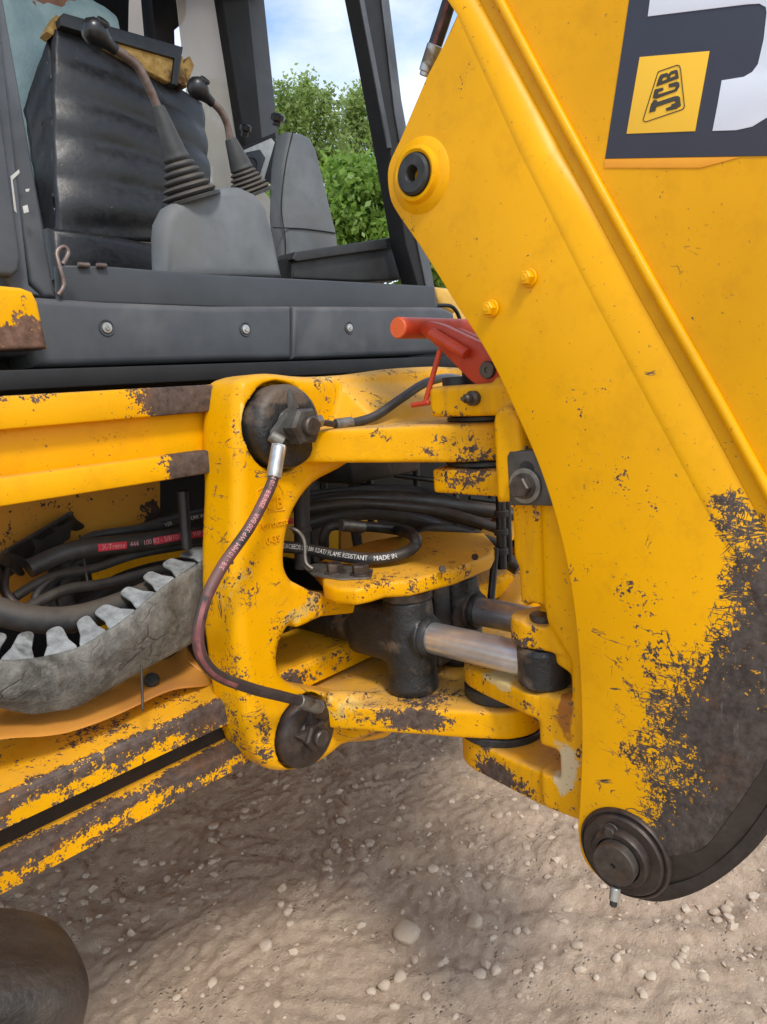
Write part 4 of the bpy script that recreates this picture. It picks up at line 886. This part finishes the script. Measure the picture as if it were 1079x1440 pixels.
# instrument pod and far console
cabz([(335, 208), (388, 186), (394, 250), (372, 262), (345, 262)], .98, 1.02, 'instrument_pod', M['black_frame'])
cabz([(341, 212), (382, 194), (387, 200), (372, 252), (348, 252)], .972, .98, 'dial_plate', M['dial_plate'], .002)
cabz([(343, 215), (366, 210), (374, 222), (366, 246), (348, 248)], .966, .972, 'dial_face', M['dial'], .002)
lathe('dial_ring', px(356, 230, 'Y', .965), (0, -1, 0), [(.014, 0), (.016, .003), (.018, 0)], M['cab_metal'], R, 24)
cons = [(408, 183), (428, 186), (440, 194), (448, 210), (477, 330), (482, 395), (404, 395), (398, 300), (400, 230)]
cabz(cons, .80, .87, 'side_console', M['console'], .02)
tube('console_seam', pth([(412, 186, 'Y', .797), (402, 230, 'Y', .797), (396, 290, 'Y', .797), (402, 345, 'Y', .797), (398, 392, 'Y', .797)]), .0018, M['black_frame'], R, 6)
tube('console_seam', pth([(384, 320, 'Y', .797), (430, 322, 'Y', .797), (474, 328, 'Y', .797)]), .0018, M['black_frame'], R, 6)
lathe('latch_knob', px(389, 178, 'Y', .95), (0, -.4, 1), [(0, 0), (.012, 0), (.012, .012), (.02, .016), (.02, .03), (.012, .036), (0, .036)], M['knob'], R, 20)
lathe('latch_knob', px(344, 192, 'Y', .95), (0, -.4, 1), [(0, 0), (.010, 0), (.010, .012), (.016, .016), (.016, .028), (.010, .032), (0, .032)], M['knob'], R, 20)
cabz([(410, 362), (416, 354), (555, 334), (566, 340), (572, 388), (560, 394), (500, 396), (412, 392)], .44, .60, 'storage_box', M['black_tray'], .006)
cabz([(416, 354), (555, 333), (568, 340), (566, 346), (418, 368), (412, 364)], .425, .445, 'box_lid', M['black_tray'], .003)
# lever console
cp = [(230, 330), (232, 308), (242, 288), (262, 276), (290, 266), (318, 260), (340, 260), (362, 270), (378, 290), (388, 325), (402, 392), (232, 392)]
cabz(cp, .43, .49, 'lever_console', M['console'], .022)
def gaiter(base, top_, rb, rt, nr, name_par):
    base, top_ = Vector(base), Vector(top_); L_ = (top_-base).length
    prof = [(0, 0), (rb*1.02, 0), (rb*1.02, .006)]
    hb = L_*.46
    for i in range(nr):
        r_ = rb+(rt*2.0-rb)*((i+.5)/nr)**.85; h0 = .006+hb*i/nr
        prof += [(r_*.84, h0+hb/nr*.10), (r_*.97, h0+hb/nr*.4), (r_, h0+hb/nr*.62), (r_*.95, h0+hb/nr*.85)]
    prof += [(rt*1.95, hb+.012), (rt*1.1, L_*.97), (rt, L_), (0, L_)]
    return lathe_me(base, top_-base, prof, 36)
def control(base, gtop, path, knob, rb, r_rod, kr):
    """lever: rod path in space, rubber gaiter below, ball knob with a button on top"""
    P_ = smooth([Vector(p) for p in path], False, 8)
    lv = tube('control_lever', P_, r_rod, M['lever'], R, 14)
    finish('lever_gaiter', gaiter(base, gtop, rb, r_rod*1.45, 6, ''), M['gaiter'], lv, 60)
    k = Vector(knob); d = (P_[-2]-P_[-1]).normalized(); q_ = P_[-1]
    finish('lever_knob', lathe_me(k, q_-k, [(0, -kr*.95), (kr*.5, -kr*.85), (kr*.85, -kr*.5), (kr, 0), (kr*.88, kr*.5), (kr*.6, kr*.95), (kr*.46, kr*1.4), (kr*.42, kr*1.9), (0, kr*1.9)], 32), M['knob'], lv, 60)
    bd = Vector((.15, -.75, .65)).normalized(); n_ = k+bd*kr*.80+Vector((kr*.3, 0, 0))
    lathe('knob_button', n_, bd, [(kr*.5, 0), (kr*.48, kr*.22), (kr*.36, kr*.25), (kr*.34, kr*.12), (0, kr*.12)], M['bush'], lv, 24)
    return lv
Y1 = .465
control(px(270, 283, 'Y', Y1), px(222, 150, 'Y', Y1-.005), [px(222, 152, 'Y', Y1), px(212, 128, 'Y', Y1-.005), px(195, 95, 'Y', Y1-.01), px(178, 80, 'Y', Y1-.012), px(160, 68, 'Y', Y1-.015)], px(133, 45, 'Y', Y1-.02), .058, .0080, .0225)
Y2 = .52
control(px(354, 275, 'Y', Y2), px(324, 195, 'Y', Y2-.005), [px(324, 198, 'Y', Y2), px(320, 175, 'Y', Y2-.005), px(310, 155, 'Y', Y2-.01), px(292, 138, 'Y', Y2-.01)], px(278, 124, 'Y', Y2-.012), .049, .0080, .0215)
# seat: back cover, frame, cushion
YS = .80
def grid_slab(name, tl, tr, bl, br, depth, mat, bulge=.03, nx=40, nz=44):
    bm = bmesh.new(); f_ = []; 
    for i in range(nx+1):
        row = []
        for j in range(nz+1):
            u, v = i/nx, j/nz; p = tl.lerp(tr, u).lerp(bl.lerp(br, u), v)
            b_ = bulge*(1-abs(2*u-1)**4)*(1-abs(2*v-1)**6)+.0045*math.sin(v*3.14*9+.9*math.sin(u*4)+v*3)*(.35+.65*min(1, u*3))*min(1, v*6)+.007*(vnoise(np.array([u*3+5]), np.array([v*7]), 33)[0]-.5)
            b_ += .004*(vnoise(np.array([u*8]), np.array([v*14]), 31)[0]-.5)
            row.append(bm.verts.new(p+Vector((0, -b_, 0))))
        f_.append(row)
    for i in range(nx):
        for j in range(nz): bm.faces.new((f_[i][j], f_[i+1][j], f_[i+1][j+1], f_[i][j+1]))
    bmesh.ops.recalc_face_normals(bm, faces=bm.faces); me = bpy.data.meshes.new('g'); bm.to_mesh(me); bm.free()
    me = modified(me, [('SOLIDIFY', dict(thickness=depth, offset=0))])
    return finish(name, me, mat, R, 180)
grid_slab('seat_back', px(70, 42, 'Y', YS+.03), px(276, 152, 'Y', YS+.05), px(78, 335, 'Y', YS-.02), px(292, 345, 'Y', YS-.02), .05, M['vinyl'], .022)
grid_slab('seat_back', px(40, 160, 'Y', YS+.10), px(76, 60, 'Y', YS+.03), px(76, 340, 'Y', YS+.08), px(88, 335, 'Y', YS+.0), .03, M['vinyl'], .01, 12, 30)
slab('seat_foam', [(150, 50), (258, 78), (262, 118), (240, 117), (200, 96), (150, 66)], 'Y', YS-.012, YS+.02, M['foam'], R, .004)
slab('seat_foam', [(66, 44), (80, 20), (92, 26), (90, 40), (74, 50)], 'Y', YS+.0, YS+.04, M['foam'], R, .004)
slab('seat_foam', [(256, 92), (268, 78), (274, 92), (264, 122), (256, 120)], 'Y', YS-.01, YS+.03, M['foam'], R, .004)
slab('seat_frame', [(84, 26), (90, 18), (258, 66), (256, 80), (250, 120), (242, 118), (246, 82), (86, 36)], 'Y', YS-.02, YS+.012, M['black_paint'], R, .002)
slab('seat_cushion', [(72, 318), (120, 322), (205, 338), (250, 345), (250, 392), (80, 392)], 'Y', YS-.12, YS+.1, M['vinyl'], R, .02)
rod('hinge', px(110, 372, 'Y', .345), px(126, 373, 'Y', .345), .004, M['lever'], R); rod('hinge', px(136, 373, 'Y', .345), px(150, 374, 'Y', .345), .004, M['lever'], R)
# cab front and roof for other views
finish('cab_roof', box_me((-.65, .25, 2.55), (1.15, 1.05, 2.62), .03), M['plastic'], R)
# dusty yellow loader bodywork seen past the cab
slab('side_fender', [(612, 402), (640, 405), (700, 440), (700, 470), (630, 470), (640, 440), (620, 430)], 'Y', .75, .9, M['dusty_yellow'], R, .02)
finish('sill_lip', tube_me(pth([(608, 430, 'Y', .36), (632, 430, 'Y', .36), (642, 438, 'Y', .36), (648, 452, 'Y', .36)]), .005), M['black_frame'], R)
# wheels carry the machine
for sx in (-.72, 1.26):
    ty = lathe('wheel', (sx-.15 if sx < 0 else sx-.15, 2.3, .62), (1, 0, 0), [(.30, .0), (.5, .0), (.60, .03), (.62, .10), (.62, .24), (.60, .30), (.5, .33), (.30, .33)], M['rubber'], R, 64)
    lathe('rim', (sx-.15, 2.3, .62), (1, 0, 0), [(0, .14), (.2, .12), (.28, .04), (.31, .02), (.31, .31), (.28, .29), (.2, .2), (0, .2)], M['yellow'], ty, 48)
finish('chassis_beam', box_me((-.1, .6, .55), (.75, 4.2, .85), .02), M['yellow'], R)
# stabiliser foot close to the camera at lower left
fc_ = px(20, 1390, 'Y', -.24)
bm = bmesh.new(); bmesh.ops.create_cube(bm, size=1); bmesh.ops.subdivide_edges(bm, edges=bm.edges, cuts=6, use_grid_fill=True)
for v in bm.verts:
    x, y, z = [2*c for c in v.co]; q_ = (abs(x)**4+abs(y)**4+abs(z)**4)**.25; m_ = max(abs(x), abs(y), abs(z)); k = m_/q_
    v.co = Vector((x, y, z))*k
    v.co = Vector((v.co.x*.10, v.co.y*.075, v.co.z*(.042+.010*(1-v.co.x))))
    v.co.z += -.35*v.co.x*0
me = bpy.data.meshes.new('foot'); bm.to_mesh(me); bm.free()
ft = modified(me, [('SUBSURF', dict(levels=1, render_levels=1))])
rotm = Matrix.Rotation(math.radians(24), 4, 'Y')@Matrix.Rotation(math.radians(-12), 4, 'Z')
fp = px(-78, 1408, 'Y', -.20)
for v in ft.vertices: v.co = (rotm@v.co)+fp
finish('stabiliser_foot', ft, M['foot'], R, 180)
rod('stabiliser_leg', fp+Vector((-.14, .02, 0)), Vector((-.85, .05, .8)), .04, M['yellow'], R)

# ------------------------------------------------------------------ person in the seat
PR = empty('person', px(20, 110, 'Y', 1.0)); 
tag(PR, 'person in a pale teal shirt sitting in the cab behind the black seat back', 'person')
PR.location.z = 1.70
def skin_me(verts, edges, rad, lv=2):
    me = bpy.data.meshes.new('k'); me.from_pydata([tuple(v) for v in verts], edges, [])
    ob = bpy.data.objects.new('k', me); COL.objects.link(ob); ob.modifiers.new('s', 'SKIN')
    for i, r_ in enumerate(rad): me.skin_vertices[0].data[i].radius = r_ if isinstance(r_, tuple) else (r_, r_)
    me.skin_vertices[0].data[0].use_root = True
    m = ob.modifiers.new('b', 'SUBSURF'); m.levels = lv; m.render_levels = lv
    dg = bpy.context.evaluated_depsgraph_get(); dg.update(); r_ = bpy.data.meshes.new_from_object(ob.evaluated_get(dg)); bpy.data.objects.remove(ob); return r_
cx = px(30, 40, 'Y', 1.0); sh = cx.z+.085; X0 = px(22, 40, 'Y', 1.0).x+.02; YP = 1.02
P0 = lambda x, y, z: Vector((X0+x, YP+y, sh+z))
bv = [P0(0, 0, -.50), P0(0, .02, -.32), P0(0, .01, -.14), P0(0, .01, -.04), P0(0, .03, .07), P0(0, .05, .17), P0(0, .06, .25),
      P0(-.19, .01, -.03), P0(-.24, .05, -.30), P0(-.20, .28, -.36), P0(-.18, .36, -.35), P0(.19, .01, -.03), P0(.24, .05, -.30), P0(.20, .28, -.36), P0(.18, .36, -.35),
      P0(-.10, .02, -.52), P0(-.12, .42, -.50), P0(-.12, .46, -.92), P0(-.12, .60, -.98), P0(.10, .02, -.52), P0(.12, .42, -.50), P0(.12, .46, -.92), P0(.12, .60, -.98)]
be = [(0, 1), (1, 2), (2, 3), (3, 4), (4, 5), (5, 6), (3, 7), (7, 8), (8, 9), (9, 10), (3, 11), (11, 12), (12, 13), (13, 14), (0, 15), (15, 16), (16, 17), (17, 18), (0, 19), (19, 20), (20, 21), (21, 22)]
br = [(.14, .10), (.13, .09), (.15, .10), (.13, .08), .052, .085, .075, .058, .042, .03, .035, .058, .042, .03, .035, .085, .065, .045, .035, .085, .065, .045, .035]
into(finish('body', skin_me(bv, be, br), M['skin'], None, 180), PR, -PR.location)
sv = bv[:5]+[bv[7], bv[7].lerp(bv[8], .75), bv[11], bv[11].lerp(bv[12], .75)]; sv[4] = P0(0, .015, .015)
sm_ = skin_me(sv, [(0, 1), (1, 2), (2, 3), (3, 4), (3, 5), (5, 6), (3, 7), (7, 8)], [(.165, .13), (.16, .12), (.175, .125), (.15, .10), (.075, .07), .078, .065, .078, .065], 3)
tx = bpy.data.textures.new('folds', 'CLOUDS'); tx.noise_scale = .09
sm_ = modified(sm_, [('DISPLACE', dict(texture=tx, strength=.03, mid_level=.5, texture_coords='LOCAL'))])
into(finish('shirt', sm_, M['shirt'], None, 180), PR, -PR.location)
into(finish('trousers', skin_me([bv[0], bv[15], bv[16], bv[17], bv[19], bv[20], bv[21]], [(0, 1), (1, 2), (2, 3), (0, 4), (4, 5), (5, 6)], [(.155, .12), .10, .08, .06, .10, .08, .06]), M['trousers'], None, 180), PR, -PR.location)
hr = bmesh.new(); bmesh.ops.create_icosphere(hr, subdivisions=3, radius=.098); bmesh.ops.delete(hr, geom=[v for v in hr.verts if v.co.z < -.03 and v.co.y > 0], context='VERTS')
for v in hr.verts: v.co = v.co+P0(0, .045, .215)
hm = bpy.data.meshes.new('hair'); hr.to_mesh(hm); hr.free(); into(finish('hair', hm, M['hair'], None, 180), PR, -PR.location)

# ------------------------------------------------------------------ trees behind the machine
def tree(loc, h, crown, nleaf, lsize, mat, name, label, group=None, seed=1, spread=.22):
    rng = np.random.RandomState(seed); T = empty(name, loc); tag(T, label, 'tree' if 'tree' in name else 'bush', group)
    ms = [tube_me(smooth([Vector((0, 0, -.1)), Vector((.05, .03, h*.25)), Vector((-.04, .05, h*.5)), Vector((.05, 0, h*.8))], False, 5), .1, 10, lambda t: h*.022*(1-.75*t)+.01)]
    cl = []
    for c, r_ in crown:
        for _ in range(int(26*r_*r_)+7):
            d = rng.normal(size=3); d /= np.linalg.norm(d); cl.append((np.array(c)+d*r_*rng.uniform(.45, 1.0), spread*rng.uniform(.6, 1.4)*max(.6, r_)))
        ms.append(tube_me(smooth([Vector((0, 0, h*.3)), Vector(c)*.5+Vector((0, 0, h*.12)), Vector(c)], False, 4), .03, 6, lambda t: .035*(1-.8*t)+.006))
    into_ = finish('trunk', join(ms), M['bark'], T, 60)
    cen = np.array([c for c, s in cl]); sz = np.array([s for c, s in cl])
    k = rng.randint(0, len(cl), nleaf); p = cen[k]+rng.normal(size=(nleaf, 3))*sz[k][:, None]*np.array([1, 1, .75])
    u = rng.normal(size=(nleaf, 3)); u[:, 2] -= .4; u /= np.linalg.norm(u, axis=1)[:, None]
    v = np.cross(u, rng.normal(size=(nleaf, 3))); v /= np.linalg.norm(v, axis=1)[:, None]
    L_ = lsize*rng.uniform(.6, 1.3, nleaf)[:, None]; W_ = L_*.26
    q = np.stack([p, p+u*L_*.45+v*W_, p+u*L_, p+u*L_*.45-v*W_], 1).reshape(-1, 3)
    me = bpy.data.meshes.new('crown'); me.from_pydata(q.tolist(), [], np.arange(nleaf*4).reshape(-1, 4).tolist()); me.materials.append(mat)
    o = bpy.data.objects.new('crown', me); COL.objects.link(o); o.parent = T; return T
def at(x, y, dist):
    r = CM@np.array([(x-539.5)/F, -(y-720)/F, -1.]); r = r/np.hypot(r[0], r[1]); return CL+r*dist
def tr(x, ytop, dist, crown_px, nleaf, ls, mat, name, label, seed, spread=.22):
    b = at(x, 560, dist); base = Vector((b[0], b[1], 0)); cr = [(tuple(np.array(at(cx_, cy_, dist+dd_))-np.array(base)), r_) for cx_, cy_, r_, dd_ in crown_px]
    tree(base, at(x, ytop, dist)[2], cr, nleaf, ls, mat, name, label, None, seed, spread)
tr(425, 110, 10.5, [(400, 140, .26, 0), (388, 175, .3, .5), (432, 132, .22, .2), (448, 165, .25, 0), (412, 190, .35, 0), (455, 205, .35, 0), (400, 250, .6, 0), (350, 230, .7, 0), (300, 200, .7, 0), (450, 280, .6, 0), (470, 240, .3, 0)], 17000, .07, M['leaf'], 'willow_tree', 'loose green tree with sky showing through, left one behind the cab', 3, .17)
tr(510, 125, 11.5, [(508, 150, .2, 0), (520, 175, .28, 0), (492, 185, .25, .3), (538, 215, .3, 0), (515, 225, .4, 0), (550, 280, .5, 0), (480, 250, .45, 0), (590, 330, .5, 0)], 13000, .07, M['leaf'], 'willow_tree', 'loose green tree right beside the black cab post', 5, .17)
tr(520, 250, 8.0, [(510, 275, .42, 0), (545, 300, .4, 0), (480, 300, .4, 0), (470, 340, .5, 0), (530, 345, .55, 0), (590, 365, .35, 0), (610, 385, .25, 0), (420, 330, .5, 0)], 20000, .085, M['leaf2'], 'leafy_bush', 'bright green leafy bush behind the black storage box', 8, .15)

# ------------------------------------------------------------------ stones on the ground
def stone_me(seed, flat=.6):
    rng = np.random.RandomState(seed); bm = bmesh.new(); bmesh.ops.create_icosphere(bm, subdivisions=2, radius=1)
    f_ = rng.uniform(.75, 1.0, 3); f_[2] = flat*rng.uniform(.8, 1.15); dirs = rng.normal(size=(9, 3)); dirs /= np.linalg.norm(dirs, axis=1)[:, None]; off = rng.uniform(.62, .95, 9)
    for v in bm.verts:
        p = np.array(v.co)
        for d, o_ in zip(dirs, off):
            e = p@d-o_
            if e > 0: p = p-d*e*.85
        v.co = Vector(p*f_*(1+.04*rng.normal()))
    me = bpy.data.meshes.new('stone'); bm.to_mesh(me); bm.free()
    for p in me.polygons: p.use_smooth = True
    me.set_sharp_from_angle(angle=math.radians(42)); me.materials.append(M['stone']); return me
SM = [stone_me(40+i, f) for i, f in enumerate((.55, .6, .7, .5, .65, .75, .6, .45))]
def hgt(x, y): return float(height(np.array([x]), np.array([y]))[0])
def stone(x, y, r, k, label, rz=None, group='stones scattered on the sandy dirt'):
    o = bpy.data.objects.new('stone', SM[k % 8]); COL.objects.link(o)
    o.location = (x, y, hgt(x, y)+r*.12); o.scale = (r, r*random.uniform(.7, .95), r*random.uniform(.8, 1)); o.rotation_euler = (random.uniform(-.2, .2), random.uniform(-.2, .2), random.uniform(0, 6.28) if rz is None else rz)
    tag(o, label, 'stone', group); return o
big = [(573, 1318, 22, 'largest flat pale stone on the open dirt below the carriage', .1), (669, 1307, 13, 'pale stone just right of the largest flat stone', None), (675, 1373, 11, 'rounded grey stone in open dirt below and right of the largest flat stone', None),
       (563, 1380, 11, 'rounded stone, right one of the close pair below the largest flat stone', None), (541, 1388, 9, 'rounded stone, left one of the close pair below the largest flat stone', None), (374, 1332, 11, 'pale oval stone lying alone between the dark foot and the largest flat stone', None)]
for x, y, r, lb, rz in big:
    p = px(x, y, 'Z', .0); d = (p-Vector(CL)).length; stone(p.x, p.y, r*d/F*1.1, hash(x) % 8 if x != 573 else 3, lb, rz, None)
pxs = [(602, 1160), (686, 1248), (658, 1220), (694, 1326), (465, 1240), (460, 1228), (480, 1155), (471, 1193), (375, 1382), (390, 1415), (522, 1392), (555, 1412), (275, 1192), (235, 1232), (247, 1244), (202, 1212), (215, 1210), (228, 1208), (256, 1232), (406, 1285), (409, 1305), (396, 1278), (388, 1362), (697, 1365), (740, 1312),
       (752, 1135), (700, 1150), (715, 1148), (952, 1290), (965, 1300), (1005, 1280), (1025, 1290), (1020, 1275), (957, 1312), (964, 1335), (950, 1362), (956, 1352), (812, 1335), (875, 1345), (868, 1352), (1040, 1332), (1066, 1333), (838, 1376), (916, 1378), (900, 1395), (905, 1402), (1070, 1375), (990, 1376), (985, 1375), (960, 1345),
       (870, 1332), (1010, 1295), (1028, 1296), (770, 1230), (795, 1215), (670, 1120), (690, 1220), (710, 1205), (345, 1140), (300, 1160), (160, 1180), (90, 1250), (140, 1285), (170, 1320), (205, 1290), (320, 1240), (300, 1390), (250, 1410), (220, 1430), (340, 1395), (480, 1425), (620, 1360), (600, 1405), (450, 1350), (730, 1400), (640, 1430), (560, 1155), (520, 1190), (610, 1230), (740, 1190), (430, 1130), (500, 1110)]
def where(x, y, r_):
    z_ = ('lit foreground dirt' if y > 1375 else 'open dirt' if y > 1270 else 'dirt near the machine' if y > 1180 else 'shaded dirt')
    h_ = ('beside the dark foot' if x < 240 else 'left of the flat stone' if x < 500 else 'between flat stone and boom pin' if x < 800 else 'below the boom pin' if x < 960 else 'right of the boom pin')
    return '%s pale stone in %s, %s' % ('small' if r_ < 6.6 else 'larger', z_, h_)
for x, y in pxs:
    p = px(x, y, 'Z', 0); d = (p-Vector(CL)).length; r_ = random.uniform(4.6, 9.5); stone(p.x, p.y, r_*d/F, random.randint(0, 7), where(x, y, r_))
for i in range(40):
    x = random.uniform(0, 1079); y = 1440-430*random.random()**1.0
    p = px(x, y, 'Z', 0); d = (p-Vector(CL)).length; r_ = random.uniform(4, 6.5); stone(p.x, p.y, r_*d/F, random.randint(0, 7), where(x, y, r_))
# fine gravel, joined
rng = np.random.RandomState(3); bm = bmesh.new(); bmesh.ops.create_icosphere(bm, subdivisions=1, radius=1)
bv_ = np.array([v.co[:] for v in bm.verts]); bf = np.array([[v.index for v in f_.verts] for f_ in bm.faces]); bm.free()
NG = 9500; gxy = rng.uniform(-1, 1, (NG, 2))*np.array([1.6, 1.6])+np.array([.75, .6]); cl_ = vnoise(gxy[:, 0]*3, gxy[:, 1]*3, 21); keep = cl_+rng.rand(NG)*.5 > .62; gxy = gxy[keep]; NG = len(gxy)
rr_ = .0014+.010*rng.rand(NG)**4.5; hz = height(gxy[:, 0], gxy[:, 1])
jit = bv_[None]*(1+.25*rng.normal(size=(NG, len(bv_), 1)))*rr_[:, None, None]*np.array([1, 1, .7]); an = rng.rand(NG)*6.28
ca, sa = np.cos(an)[:, None], np.sin(an)[:, None]; X_ = jit[:, :, 0]*1.2*ca-jit[:, :, 1]*sa; Y_ = jit[:, :, 0]*1.2*sa+jit[:, :, 1]*ca
V_ = np.stack([X_+gxy[:, 0:1], Y_+gxy[:, 1:2], jit[:, :, 2]+hz[:, None]+rr_[:, None]*.05], -1).reshape(-1, 3)
F_ = (bf[None]+np.arange(NG)[:, None, None]*len(bv_)).reshape(-1, 3)
me = bpy.data.meshes.new('gravel'); me.from_pydata(V_.tolist(), [], F_.tolist()); me.materials.append(M['stone'])
o = bpy.data.objects.new('gravel', me); COL.objects.link(o); tag(o, 'fine loose gravel scattered over the sandy dirt', 'gravel', None, 'stuff')
